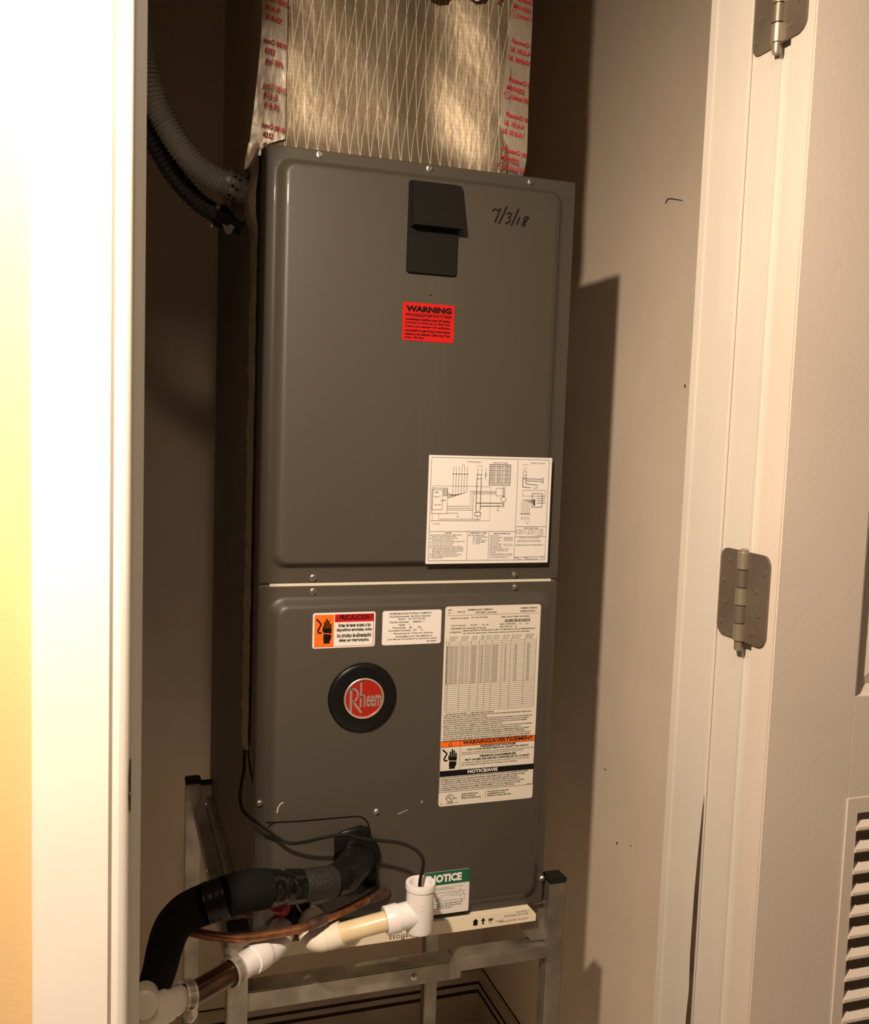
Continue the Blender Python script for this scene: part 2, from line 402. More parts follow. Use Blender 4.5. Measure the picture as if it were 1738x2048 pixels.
def hinge(zc, label):
    h = thing('door_hinge', (.4005, -.4995, zc), label, 'hinge')
    hh = .0445
    def leaf(name, ya, yb_, xa, xb):
        r = .011; s = 1 if yb_ > ya else -1; pts = [(ya, zc-hh)]
        for k in range(6):
            a = math.radians(-90+18*k); pts.append((yb_-s*r+s*r*math.cos(a), zc-hh+r+r*math.sin(a)))
        for k in range(6):
            a = math.radians(18*k); pts.append((yb_-s*r+s*r*math.cos(a), zc+hh-r+r*math.sin(a)))
        pts.append((ya, zc+hh)); b = MB(); b.prism(pts, xa, xb, 'yz'); return b.build(name, 'nickel', h)
    leaf('leaf', -.494, -.4585, .4030, .4052)
    leaf('leaf', -.505, -.5375, .4015, .4042)
    for i in range(5):
        z0 = zc-hh+.0178*i; b = MB(); b.lathe([(.0050, z0+.0003), (.0062, z0+.0008), (.0062, z0+.0170), (.0050, z0+.0175)], (.4005, -.4995, 0), (0, 0, 1), 16); b.build('knuckle', 'pin' if i % 2 == 0 else 'nickel', h, smooth=True)
    b = MB(); b.lathe([(.0036, zc-hh-.0095), (.0044, zc-hh-.007), (.0044, zc+hh+.0015), (.003, zc+hh+.003)], (.4005, -.4995, 0), (0, 0, 1), 14); b.build('pin', 'pin', h, smooth=True)
    b = MB(); b.lathe([(.0030, 0), (.0030, .0005), (.0018, .0009), (.0006, .0003)], (0, 0, 0), (-1, 0, 0), 14)
    s0 = b.build('hinge_screw', 'nickel', None, smooth=True); s0.parent = h
    first = True
    for y, z, x in ((-.474, .034, .4030), (-.466, .012, .4030), (-.470, -.010, .4030), (-.464, -.031, .4030), (-.531, .028, .4015), (-.519, .008, .4015), (-.526, -.014, .4015), (-.517, -.033, .4015)):
        s = s0 if first else s0.copy()
        if not first: COL.objects.link(s); s.parent = h
        first = False; s.location = (x-.4005, y+.4995, z)
hinge(.571, 'lower of two brushed nickel door hinges, fully seen on the cream jamb')
hinge(1.1415, 'upper nickel door hinge cut off by the top of the photo')
# ================================================================== the air handler
AH = thing('air_handler', (.222, .30, .003), 'tall grey metal air handler cabinet with red round badge and stickers', 'air handler')
UW, UT, UD = .4445, 1.085, .60
def cabinet():
    b = MB()
    b.box(.001, UW-.001, .004, UD, .003, UT-.001, .002)
    b.build('cabinet', 'unit_side', AH)
    def panel(name, z0, z1, ob, ib, ro, ri):
        b = MB(); r = .003; n = 8
        def rr(x0, x1, za, zb, rad): return rrect(x0, x1, za, zb, rad, n)
        L_ = [(rr(0, UW, z0, z1, r), .05), (rr(0, UW, z0, z1, r), .0015), (rr(.0015, UW-.0015, z0+.0015, z1-.0015, r), 0)]
        prof = [(0, 0), (.12, -.0004), (.30, -.0022), (.5, -.0062), (.68, -.0098), (.84, -.0116), (1, -.012)]
        for t, d in prof:
            q = [ob[i]+(ib[i]-ob[i])*t for i in range(4)]; L_.append((rr(*q, ro+(ri-ro)*t), d))
        loops(b, L_); return b.build(name, 'unit', AH, smooth=True, auto=33)
    up = panel('upper_panel', .5072, UT, (.0095, .4285, .5263, 1.0710), (.029, .409, .540, 1.0595), .022, .012)
    lo = panel('lower_panel', .003, .5035, (.0125, .4375, .0115, .4895), (.030, .4175, .032, .4725), .022, .012)
    b = MB(); b.box(.015, .434, .0004, .03, .5035, .5072); b.build('gasket', 'gasket', AH)
    # screws
    b = MB(); b.lathe([(.0046, 0), (.0046, .0010), (.0036, .0013)], (0, 0, 0), (0, -1, 0), 18); b.lathe([(.0034, .0012), (.0034, .0034), (.0026, .0041)], (0, 0, 0), (0, -1, 0), 6)
    s0 = b.build('screw', 'screw', None); s0.parent = AH; first = True
    for x, z in ((.0697, 1.0790), (.2219, 1.0785), (.3731, 1.0775), (.0742, .5150), (.3745, .5150), (.0746, .4960), (.3755, .4960), (.0070, .2026), (.1709, .1799), (.4413, .0428)):
        s = s0 if first else s0.copy()
        if not first: COL.objects.link(s); s.parent = AH
        first = False
        yy = -.0125 if abs(z-.1799) < .001 else -.0004
        s.location = (x-.222, yy-.30, z-.003); s.rotation_euler = (0, random.random()*3, 0)
    # pipe entry plate: its outline is a dark seam
    b = MB(); o = [(.0145, .178), (.06, .1755)] + [(.141+.02*math.cos(a), .1545+.02*math.sin(a)) for a in [math.radians(90-15*k) for k in range(6)]] + [(.166, .135), (.1715, .105), (.1725, .072)]
    b.stroke(o, .0024, -.01215); b.build('plate_seam', 'ink', AH)
    for p, w in (([(0.0295, -0.0123, 0.1906), (0.0305, -0.0123, 0.1981), (0.0335, -0.0123, 0.2026), (0.0377, -0.0123, 0.2051)], .0014), ([(0.2025, -0.0123, 0.1717), (0.2107, -0.0123, 0.1743), (0.2175, -0.0123, 0.177)], .0008), ([(0.2378, -0.0123, 0.1854), (0.2397, -0.0123, 0.1882)], .0015)):
        b = MB(); b.stroke([(q[0], q[2]) for q in p], w, -.0124); b.build('paint_scratch', 'gasket', AH)
    # black breaker cover with its hood
    b = MB(); loops(b, [(rrect(.1895, .2613, .9345, 1.0570, .004), -.0115), (rrect(.1895, .2613, .9345, 1.0570, .004), -.0155), (rrect(.1905, .2603, .9355, 1.0560, .004), -.0168)])
    bc = b.build('breaker_cover', 'black', AH, smooth=True)
    b = MB(); b.prism([(-.0165, 1.0560), (-.0205, 1.0545), (-.0350, .9985), (-.0345, .9955), (-.0165, .9955)], .1922, .2630, 'yz'); b.build('hood', 'black', bc)
    b = MB(); b.lathe([(.0013, 0), (.0013, .0004)], (.2255, -.0120, .9068), (0, -1, 0), 10); b.build('screw_hole', 'ink', AH)
    # handwritten date
    b = MB()
    for p in ([(0.312, -0.0124, 1.0283), (0.3155, -0.0124, 1.0323), (0.3196, -0.0124, 1.0301), (0.3243, -0.0124, 1.0335), (0.3202, -0.0124, 1.024), (0.3164, -0.0124, 1.0135)], [(0.3334, -0.0124, 1.0377), (0.3282, -0.0124, 1.0248), (0.3223, -0.0124, 1.0123)], [(0.3336, -0.0124, 1.0266), (0.3374, -0.0124, 1.029), (0.341, -0.0124, 1.0283), (0.3395, -0.0124, 1.0245), (0.3358, -0.0124, 1.022), (0.3394, -0.0124, 1.0209), (0.3392, -0.0124, 1.0175), (0.3361, -0.0124, 1.0147), (0.3319, -0.0124, 1.0143)], [(0.3517, -0.0124, 1.036), (0.3465, -0.0124, 1.0238), (0.3411, -0.0124, 1.0112)], [(0.3535, -0.0124, 1.0248), (0.3494, -0.0124, 1.0138)], [(0.3672, -0.0124, 1.0255), (0.3627, -0.0124, 1.0261), (0.3596, -0.0124, 1.0224), (0.3623, -0.0124, 1.018), (0.3612, -0.0124, 1.0135), (0.3579, -0.0124, 1.0135), (0.3584, -0.0124, 1.0169), (0.3638, -0.0124, 1.0208), (0.3674, -0.0124, 1.0251)]):
        b.stroke([(q[0], q[2]) for q in p], .0021, -.0126)
    b.build('date_writing', 'ink', AH)
cabinet()
# ------------------------------------------------------------------ stickers
YS, YP = -.0126, -.0129
def sticker(name, x0, x1, z0, z1, m, r=.003, label=None):
    b = MB(); loops(b, [(rrect(x0, x1, z0, z1, r, 3), -.0119), (rrect(x0, x1, z0, z1, r, 3), YS)])
    return b.build(name, m, AH, label=label)
def hand_sign(b, x, z, w, h, y):
    """a hand and a live cable: warning pictogram; x,z = lower left"""
    q = lambda u, v: (x+u*w, z+v*h)
    b.flat([q(.46, .0), q(.82, .0), q(.84, .10), q(.90, .17), q(.93, .34), q(.46, .385), q(.44, .17), q(.47, .10)], y)
    b.flat([q(.45, .42), q(.92, .38), q(.94, .58), q(.46, .58)], y)
    for u0, u1, top in ((.47, .565, .86), (.585, .685, .97), (.705, .80, .90), (.82, .915, .78)):
        b.flat([q(u0, .56), q(u1, .56), q(u1, top-.03), q((u0+u1)/2, top), q(u0, top-.03)], y)
    b.flat([q(.46, .40), q(.46, .70), q(.40, .66), q(.38, .50)], y)
    b.stroke([q(.02, .96), q(.30, .76), q(.12, .50), q(.16, .42), q(.34, .42)], .105*w, y)
def stickers():
    # red warning
    x0, x1, z0, z1 = .1866, .2615, .8434, .8952
    s = sticker('warning_sticker', x0, x1, z0, z1, 'p_red', .002, 'red sticker headed WARNING')
    b = MB(); text(b, 'WARNING', (x0+x1)/2, z1-.0125, YP, h=.0082, w=.066, align='c', bold=.055)
    b.rect(x0+.004, x1-.004, z1-.0155, z1-.0148, YP)
    para(b, [('Unit is equipped with Auto. 2. Switch', 1), ('condensate overflow shut off device', .97), ('mounted on drain pan or drain line.', .97), ('If unit is not operating OK verification', .98), ('mounted to see if unit runs there', .97), ('needs to be cleaned. Clean and Test', .98), ('every 180 days.', .42)], x0+.004, x1-.004, z1-.0155, .0050, YP, h=.0036, bold=.04)
    b.build('print', 'ink', s)
    # caution in Spanish
    x0, x1, z0, z1 = .0728, .1612, .4185, .4678
    s = sticker('caution_sticker', x0, x1, z0, z1, 'paper', .003, 'orange and white sticker headed PRECAUCION')
    b = MB(); b.mi(0); y1 = YS-.0001
    b.rect(x0+.0022, x0+.0295, z0+.0022, z1-.0024, y1); b.mi(1).rect(x0+.0305, x1-.0022, z1-.0135, z1-.0024, y1)
    b.mi(1)
    for q in ((x1-.0030, x1-.0022, z0+.0022, z1-.0024), (x0+.0022, x1-.0022, z0+.0016, z0+.0022)): b.rect(*q, y1)
    b.mi(2); hand_sign(b, x0+.0045, z0+.0065, .0235, .036, YP)
    text(b, '\u00a1 PRECAUCION !', (x0+.0305+x1)/2-.001, z1-.0124, YP, h=.0092, w=.050, align='c', bold=.04)
    for i, (l, w) in enumerate((('Antes de tener acceso a los', .0465), ('dispositivos terminales, todos', .0500), ('los circuitos de alimentaci\u00f3n', .0485), ('deben ser interrumpidos.', .0430))):
        text(b, l, (x0+.0305+x1)/2-.001, z1-.0205-.0073*i, YP, h=.0060 if i else .0055, w=w, align='c', bold=.035)
    b.build('print', ['p_orange', 'p_red', 'ink'], s)
    # white Spanish data sticker
    x0, x1, z0, z1 = .1714, .2586, .4192, .4680
    s = sticker('data_sticker', x0, x1, z0, z1, 'paper', .003, 'small white sticker with typed data in Spanish')
    b = MB()
    for i, (l, xx, w) in enumerate((('RHEEM MANUFACTURING COMPANY', .010, .062), ('Acondicionador de Aire Central', .010, .060), ('Modelo:    RH1T3617STANJA', .023, .040), ('Tensi\u00f3n Nominal:     208/240  V', .010, .052), ('Fases:    1', .024, .016), ('Frecuencia:    60       Hz', .015, .042), ('Corriente Nominal:   2.9      A', .009, .051), ('Requiere Tierra F\u00edsica', .017, .058), ('ENSAMBLADO EN M\u00c9XICO', .020, .054), ('Leer Manual de Instalaci\u00f3n y Operaci\u00f3n Anexo', .008, .073), ('92-103039', .066, .014))):
        text(b, l, x0+xx, z1-.0055-.0040*i-(.0006 if i > 6 else 0), YP, h=.0026, w=w, bold=.02)
    b.build('print', 'ink_grey', s)
    # wiring diagram
    x0, x1, z0, z1 = .2317, .4208, .5338, .6875
    s = sticker('wiring_sticker', x0, x1, z0, z1, 'paper', .0006, 'large white wiring diagram sticker')
    b = MB(); t = .00050; U = lambda u: x0+(x1-x0)*u; V = lambda v: z1-(z1-z0)*v
    def ln(pts, w=t): b.stroke([(U(p[0]), V(p[1])) for p in pts], w, YP)
    def bx(u0, v0, u1, v1, w=t):
        ln([(u0, v0), (u1, v0)], w); ln([(u0, v1), (u1, v1)], w); ln([(u0, v0), (u0, v1)], w); ln([(u1, v0), (u1, v1)], w)
    def tx(s_, u, v, wu, hh=.0022, bold=0.0, a='l'): text(b, s_, U(u), V(v), YP, h=hh, w=(x1-x0)*wu, bold=bold, align=a)
    bx(.02, .02, .975, .972); ln([(.715, .03), (.715, .972)]); ln([(.02, .70), (.715, .70)]); ln([(.715, .655), (.975, .655)]); ln([(.715, .75), (.975, .75)])
    ln([(.325, .70), (.325, .972)]); ln([(.50, .70), (.50, .972)]); ln([(.715, .945), (.975, .945)])
    tx('WIRING DIAGRAM', .30, .06, .11, .0018); tx('SPEED TAP TABLE', .51, .065, .12, .0018); tx('SCHEMATIC DIAGRAM', .82, .06, .12, .0018)
    for k in range(6):
        u = .195+.022*k; ln([(u, .10), (u, .15)]); ln([(u, .18), (u, .335+.008*(5-k))]); b.flat([(U(u-.009), V(.168)), (U(u+.006), V(.158)), (U(u+.006), V(.178))], YP); ln([(.155, .34+.011*k), (u, .335+.008*(5-k))], t*.8)
    ln([(.26, .10), (.272, .07), (.285, .10)])
    for k in range(3): tx('A', .385+.018*k, .095, .010, .0018); 
    for k in range(2): ln([(.39+.03*k, .11), (.39+.03*k, .16)]); ln([(.385+.035*k, .22), (.385+.035*k, .50)], t*2)
    b.lathe([(.0030, 0), (.0036, 0)], (U(.403), YP, V(.19)), (0, -1, 0), 20, cap=False)
    for du, dv in ((-.018, -.02), (.018, -.02), (-.018, .02), (.018, .02)): b.rect(U(.403+du)-.0008, U(.403+du)+.0008, V(.19+dv)-.0008, V(.19+dv)+.0008, YP)
    ln([(.455, .11), (.455, .22)]); ln([(.448, .17), (.455, .15), (.462, .17), (.455, .19), (.448, .17)])
    bx(.485, .075, .655, .265, t*1.7)
    for k in range(1, 10): ln([(.485, .075+.019*k), (.655, .075+.019*k)], t*(1.3 if k % 2 else .8))
    for u in (.525, .59): ln([(u, .075), (u, .265)], t)
    for k in range(9):
        for u, w in ((.492, .025), (.545, .03), (.61, .03)): tx('HGH 230', u, .091+.019*k, w, .0014)
    bx(.04, .28, .50, .60, t*.6); bx(.03, .30, .155, .535); bx(.035, .315, .115, .50); bx(.122, .31, .15, .37)
    for k in range(6): ln([(.122, .318+.009*k), (.15, .318+.009*k)], t*.8)
    tx('RELAY', .05, .385, .05, .002); tx('COM', .05, .345, .03, .002, .02); tx('24V', .10, .42, .03, .002); tx('BLOWER', .055, .46, .05, .002); tx('LOW', .12, .42, .022, .002, .02)
    for k in range(3): ln([(.155, .465+.018*k), (.335+.012*k, .465+.018*k), (.335+.012*k, .325+.012*k), (.545, .325+.012*k)])
    for w_, v0 in ((2, .435), (2, .463)): ln([(.385+.035*(v0 > .45), v0), (.595, v0)], t*w_)
    ln([(.565, .445), (.565, .505)]); ln([(.555, .505), (.575, .505)])
    bx(.545, .295, .60, .365, t*.8); bx(.60, .285, .615, .37)
    for k in range(6): ln([(.60, .297+.0135*k), (.615, .297+.0135*k)])
    b.lathe([(.0036, 0), (.0042, 0)], (U(.607), YP, V(.40)), (0, -1, 0), 22, cap=False)
    for k in range(3): b.lathe([(.0010, 0), (.0015, 0)], (U(.607), YP, V(.437+.013*k)), (0, -1, 0), 12, cap=False)
    bx(.378, .52, .425, .555, t*1.5); ln([(.39, .50), (.39, .52)], t*1.5); ln([(.41, .50), (.41, .52)], t*1.5); ln([(.40, .555), (.40, .59), (.41, .60), (.03, .60)]); ln([(.425, .555), (.425, .585), (.09, .585), (.09, .53)]); ln([(.36, .36), (.36, .58)])
    ln([(.155, .53), (.24, .53), (.24, .56)]); ln([(.232, .563), (.248, .563)]); tx('CHASSIS GND', .045, .635, .06, .0016)
    # schematic
    b.lathe([(.0026, 0), (.0032, 0)], (U(.775), YP, V(.15)), (0, -1, 0), 20, cap=False)
    for k in range(3): tx('A', .755+.018*k, .075, .010, .0018)
    for k in range(2): ln([(.765+.02*k, .09), (.765+.02*k, .12)]); ln([(.762+.025*k, .175), (.762+.025*k, .28-.03*k)], t*2)
    ln([(.762, .20), (.92, .205)], t*1.6); ln([(.787, .22), (.92, .225)], t*1.6); ln([(.762, .28), (.83, .285)], t*1.8); ln([(.787, .25), (.885, .26), (.885, .285), (.86, .29)], t*1.6)
    for k in range(4): b.lathe([(.0010, 0), (.0014, 0)], (U(.928), YP, V(.195+.014*k)), (0, -1, 0), 12, cap=False)
    bx(.765, .31, .955, .365, t*.8); bx(.845, .34, .93, .47, t*1.5); b.rect(U(.856), U(.872), V(.455), V(.395), YP)
    for k in range(6): ln([(.76+.013*k, .54), (.76+.013*k, .40+.006*k), (.856, .40+.006*k)], t*.9); b.rect(U(.755+.0135*k), U(.764+.0135*k), V(.538), V(.529), YP); ln([(.76+.013*k, .56), (.76+.013*k, .59)])
    for k in range(4): ln([(.885, .365+.022*k), (.955, .365+.022*k)], t*1.3)
    ln([(.795, .60), (.81, .63), (.825, .60)])
    tx('WIRE COLOR CODE', .785, .676, .12, .0019, .02)
    for i, r in enumerate(('BK  BLACK   G   GREEN   PR  PURPLE', 'BR  BROWN   GY  GRAY   R   RED', 'BL  BLUE   O   ORANGE   W   WHITE', 'Y   YELLOW')): tx(r, .722 if i < 3 else .88, .69+.018*i, .23 if i < 3 else .07, .0015)
    tx('ELECTRICAL WIRING DIAGRAM', .75, .768, .17, .0018); tx('ELECTRICAL AIR HANDLER', .735, .80, .20, .0024); tx('MINIMUM CONSTANT TORQUE MOTOR', .725, .838, .23, .0019, .02)
    tx('DWG NO.', .72, .957, .03, .0014, .02); tx('PART NO.', .80, .957, .04, .0014, .02); tx('REV', .945, .957, .02, .0014); tx('90-103271-06', .81, .969, .10, .0017); tx('9A12', .745, .969, .03, .0015)
    tx('NOTES', .145, .722, .05, .0022, .02); tx('COMPONENT CODES', .34, .722, .14, .0020, .02); tx('WIRING INFORMATION', .535, .727, .14, .0020, .02)
    for i, (r, w) in enumerate((('CONNECT FIELD POWER WIRING TO TERMINAL BOARD.', .235), ('SEE UNIT WIRING DIAGRAM NOTE.', .19), ('MOTOR TAPS MAY BE CHANGED AT BLOWER,', .20), ('SEE THE INSTALLATION BOOK.', .17), ('IF THE LINE WIRE ON THIS UNIT MUST BE REPLACED,', .26), ('USE 105\u00b0C WIRE OR ITS EQUIVALENT.', .18), ('CONTROL CIRCUIT 24 VOLTS.', .165), ('WIRING MUST MEET THE LOCAL ELECTRICAL CODES, ALL', .24), ('CONTROL WIRE MUST BE CLASS 2. PREVENT GROUNDED', .25), ('WIRING INSIDE THE COMPARTMENT CLEAR OF SHARP EDGES', .25), ('SEE BLOWER DOOR FOR MOTOR SPEED APPLICATIONS.', .25), ('USE COPPER CONDUCTORS ONLY.', .20), ('SOME UNITS MAY NOT HAVE AN AIR DISCONNECT', .24), ('SUPPLY OR BREAKER FROM THE FACTORY.', .21), ('DISCONNECT USED.', .09))):
        tx(r, .045, .738+.0152*i, w, .0014, .01)
    for v in (.735, .765, .80, .83, .85, .91, .935): b.lathe([(.0008, 0), (.0012, 0)], (U(.034), YP, V(v)), (0, -1, 0), 10, cap=False)
    for i, (r, u, w) in enumerate((('BM   BLOWER MOTOR', .335, .13), ('CB   CIRCUIT BREAKER', .37, .12), ('GND  GROUND', .37, .07), ('HC   HEATER CONTACT', .37, .12), ('TR   TRANSFORMER', .37, .10), ('R    RELAY', .37, .06))): tx(r, u, .742+.0155*i, w, .0015, .01)
    for i, (r, w) in enumerate((('LINE VOLTAGE', .07), ('FACTORY STANDARD', .10), ('FIELD OPTION', .08), ('FIELD INSTALLED', .09), ('LOW VOLTAGE', .07), ('FACTORY STANDARD', .10), ('FIELD INSTALLED', .09), ('REPLACEMENT WIRE', .10), ('MUST BE THE SAME SIZE AND TYPE OF', .16), ('INSULATION AS ORIGINAL WIRE.', .15), ('WARNING', .05), ('CABINET MUST BE PERMANENTLY GROUNDED', .19), ('AND CONFORM TO THE NEC, CEC, NATIONAL', .19), ('AND LOCAL CODES AS APPLICABLE.', .15))):
        tx(r, .51, .745+.0158*i, w, .0014, .01)
        if i in (1, 2, 3, 5, 6): ln([(.62, .742+.0158*i), (.70, .742+.0158*i)], t*(1.2 if i < 3 else .7))
    b.build('print', 'ink_grey', s, auto='flat')
stickers()

def rating():
    x0, x1, z0, z1 = .2642, .4136, .1768, .4718
    s = sticker('rating_sticker', x0, x1, z0, z1, 'paper_c', .004, 'tall rating sticker with table and orange warning band')
    w = x1-x0; U = lambda u: x0+w*u
    b = MB(); b.mi(0); t = .0004
    Zp = lambda y: z1-(y-1211)/389*(z1-z0)          # label rows as they follow each other down the sticker
    def tx(s_, u, y, wu, h=.0020, bold=0.01, a='l'): text(b, s_, U(u), Zp(y), YP, h=h, w=w*wu, bold=bold, align=a)
    tx('MFD.', .03, 1219, .04, .0018); tx('REV.', .03, 1224, .03, .0015); tx('06/2018', .12, 1223, .08, .0022)
    tx('RHEEM SALES COMPANY', .23, 1220, .26, .0026, .02); tx('FORT SMITH, ARKANSAS', .31, 1226, .22, .0026, .02); tx('ASSEMBLED IN MEXICO', .78, 1219, .18, .0022, .02); tx('ENSAMBLADO EN MEXICO', .78, 1225, .16, .0022, .02)
    b.rect(U(.02), U(.98), Zp(1228.4), Zp(1228), YP)
    tx('MODEL NO./N\u00b0 DE MODELE', .06, 1235, .18, .0018, .02); tx('RH1T3617STANJA', .27, 1235, .17, .0022, .02); tx('SERIAL NO./N\u00b0 SERIE  W271818536', .58, 1235, .30, .0020, .02)
    r = random.Random(5); u = .62
    while u < .88:
        k = .003+.005*r.random(); b.rect(U(u), U(u+k), Zp(1244.5), Zp(1238.5), YP); u += k+.003+.003*r.random()
    tx('VOLTS 208/240', .06, 1249, .15, .0017); tx('PHASE   1   Hz  60', .26, 1249, .19, .0019); tx('MAX. FUSE SIZE', .57, 1249, .16, .0018, .02); tx('MOTOR HP  1/2', .57, 1254, .18, .0018, .02); tx('15     15', .77, 1249.5, .10, .0018)
    tx('SUPPLEMENTARY HEATING KIT B-2-60', .06, 1255, .36, .0020, .02)
    tx('ATTENTION:', .05, 1262, .12, .0020, .03); tx('MARK HEATER KIT INSTALLED IN UNIT. OTHERWISE A CIRCUIT BREAKER MUST', .19, 1259.5, .76, .0020, .02); tx('DE CIRCUIT MARQUER LE MODELE INSTALLE DANS CET APPAREIL', .19, 1265, .70, .0020, .02)
    cols = [.02, .045, .165, .275, .36, .425, .495, .60, .69, .84, .965]
    yt, yh, ye, yb = 1269, 1280, 1361, 1415
    for i, c in enumerate(cols): b.rect(U(c), U(c)+.00035, Zp(yb), Zp(yt+3), YP)
    hd = ('HEATER KIT', 'MODEL', 'KW', 'AMP', 'PH', 'CIRCUIT', 'MIN. AMP', 'MAX. CIRCUIT', 'BREAKER')
    for i, hname in enumerate(hd):
        wu = (cols[i+2]-cols[i+1])*.72
        for j in range(3): tx(hname, cols[i+1]+.012, 1270.5+3.3*j, wu*(1-.1*j), .0011)
    n = 24
    for k in range(n+1): b.rect(U(.02), U(.965), Zp(yh+(ye-yh)*k/n)-.00012, Zp(yh+(ye-yh)*k/n)+.00010, YP)
    for k in range(15): b.rect(U(.02), U(.965), Zp(ye+(yb-ye)*k/14)-.00016, Zp(ye+(yb-ye)*k/14)+.00014, YP)
    vals = (('RXBH1724A', .055, .09), ('05J 3.6', .175, .08), ('208/240', .285, .05), ('1/60', .37, .035), ('17.3', .435, .04), ('24/29', .505, .055), ('30', .63, .02), ('15', .73, .03), ('30', .87, .03))
    for k in range(2, n):
        y = yh+(ye-yh)*(k+.86)/n
        b.mi(3)
        for v, uu, wu in vals: tx(v, uu, y, wu, .0016, .0)
        b.mi(0)
        b.rect(U(.027), U(.038), Zp(y), Zp(y)+.0014, YP)
    lines = [('1 - SINGLE CIRCUIT MODELS   2 - MULTIPLE CIRCUIT MODELS', .55), ('UNITE A UTILISER AVEC UN CIRCUIT DE DERIVATION. FOR USE WITH UNITS THAT HAVE MULTIPLE OVERCURRENT DEVICES AND A', .98), ('NATIONAL UNIT LISTING: A S IS, 208 AND 240 VOLTS RATED', .47), ('MAY BE FED BY SINGLE SUPPLY CIRCUIT. IF REQUIRED, USE COPPER CONDUCTORS ONLY AS REQUIRED FOR THIS AIR HANDLER ONLY', .99), ('MAY ENSURE AMPACITY AND OVERCURRENT PROTECTION ARE ADEQUATE, SEE NOTES IN THE UNIT INSTALLATION DOCUMENTS', .95), ('CE QUI EST REQUIS PAR LA PLAQUE. SEULEMENT CONDUCTEURS EN CUIVRE SONT PERMIS', .93), ('RESULTS: CIRCUITS MAY COMBINE, A TRAINED ELECTRICIAN', .65), ('CONNECT TO POWER SUPPLY WITH COPPER CONDUCTORS ONLY AND SIZE ALL CIRCUITS TO THE NATIONAL CODE, AS MARKED', .99), ('DE CIRCUIT EN CUIVRE SEULEMENT POUR CHAQUE CIRCUIT DE DERIVATION INSTALLE', .86), ('UNITS ARE SUITABLE FOR INSTALLATION IN CLOSETS WITH ZERO CLEARANCE TO COMBUSTIBLE MATERIAL ON CABINET', .96), ('CHAQUE UNITE DE CE TYPE PEUT ETRE INSTALLEE DANS UN PLACARD SANS DEGAGEMENT AUX MATERIAUX COMBUSTIBLES', .90), ('CONNECTED BY A QUALIFIED ELECTRICIAN. A FUSED DISCONNECT MAY BE REQUIRED BY LOCAL AUTHORITY HAVING JURISDICTION', .98), ('DO NOT REMOVE THIS LABEL FROM THE AIR HANDLER UNIT WITHOUT AUTHORIZATION OF THE OWNER', .97), ('VOIR LE MANUEL POUR LES INSTRUCTIONS COMPLETES DE CE MODELE AVANT LA MISE EN SERVICE', .94)]
    for i, (l, fr) in enumerate(lines): tx(l, .02, 1420.5+4.05*i, .95*fr, .0021, .022)
    zo1, zo0 = .2736, .2655; zn1, zn0 = .2300, .2214; zs = .1978; sx = U(.205)
    y1 = YS-.0001
    b.mi(1).rect(x0, x1, zo0, zo1, y1); b.mi(0)
    for q in ((x0, x1, zo1, zo1+.0005), (x0, x1, zo0-.0005, zo0), (x0, x0+.0005, zn1, zo0), (x1-.0007, x1, zs, zo1), (sx, sx+.0005, zn1, zo1), (x0, x1, zn0, zn1), (x0, x0+.0006, zs, zn0), (x0, x1, zs, zs+.0005)): b.rect(*q, YP+.00005)
    text(b, 'WARNING/AVERTISSEMENT', (sx+x1)/2, zo0+.0018, YP, h=.0056, w=.112, align='c', bold=.032)
    zt = (zo0+zo1)/2; xm = (x0+sx)/2
    b.stroke([(xm-.0035, zt-.0028), (xm, zt+.003), (xm+.0035, zt-.0028), (xm-.0035, zt-.0028)], .0007, YP); b.rect(xm-.0003, xm+.0003, zt-.0012, zt+.0010, YP)
    hand_sign(b, x0+.003, zn1+.0025, .0245, .0305, YP)
    for l, z, ww, h, c in (('HAZARDOUS VOLTAGE', .2616, .056, .0031, .05), ('CAN CAUSE SEVERE PERSONAL INJURY OR DEATH,', .2576, .098, .0028, .045), ('DISCONNECT ALL REMOTE ELECTRICAL POWER SUPPLIES BEFORE SERVICING. MORE THAN ONE', .2541, .114, .0020, .0), ('DISCONNECT SWITCH MAY BE REQUIRED TO DE-ENERGIZE THE EQUIPMENT', .2511, .098, .0020, .0), ('TENSION DANGEREUSE', .2466, .058, .0031, .05), ('PEUT CAUSER DES LESIONS CORPORELLES OU LA MORT', .2426, .103, .0028, .045), ('DECONNECTER L ALIMENTATION ELECTRIQUE AVANT L ENTRETIEN. PLUS D UN SECTIONNEUR', .2388, .108, .0020, .01), ('EST NECESSAIRE POUR METTRE CET APPAREIL HORS TENSION', .2355, .088, .0020, .01)):
        if ww < .11 and h > .0025: text(b, l, (sx+x1)/2, z, YP, h=h, w=ww, align='c', bold=c)
        else: text(b, l, sx+.003, z, YP, h=h, w=ww, bold=c)
    para(b, [('IF INSTALLATION MANUAL IS NOT WITH THIS UNIT, IT MAY BE OBTAINED BY CONTACTING THE CONSUMER AFFAIRS OFFICE', .95), ('INFORMATION ON THE UNIT IN THE FIELD MUST BE READ. REPLACEMENT PARTS OF SAME TYPE MUST BE USED', .92), ('ALL WIRING MUST COMPLY WITH NATIONAL AND LOCAL CODES. USE COPPER CONDUCTORS ONLY', .84), ('SI LE MANUEL N EST PAS AVEC CET APPAREIL, ON PEUT L OBTENIR AUPRES DU FABRICANT', .86), ('L INSTALLATION DOIT ETRE FAITE PAR UN TECHNICIEN QUALIFIE. CIRCUITS DE DERIVATION CUIVRE', .91), ('UTILISER LES PIECES DE RECHANGE DU MEME TYPE SEULEMENT. TOUT LE CABLAGE DOIT ETRE', .87), ('CONFORME AU CODE NATIONAL. VOIR LA PLAQUE D INSTALLATION POUR LES DETAILS', .80)], x0+.002, x1-.002, zn0-.0005, .00315, YP, h=.0022, bold=.022)
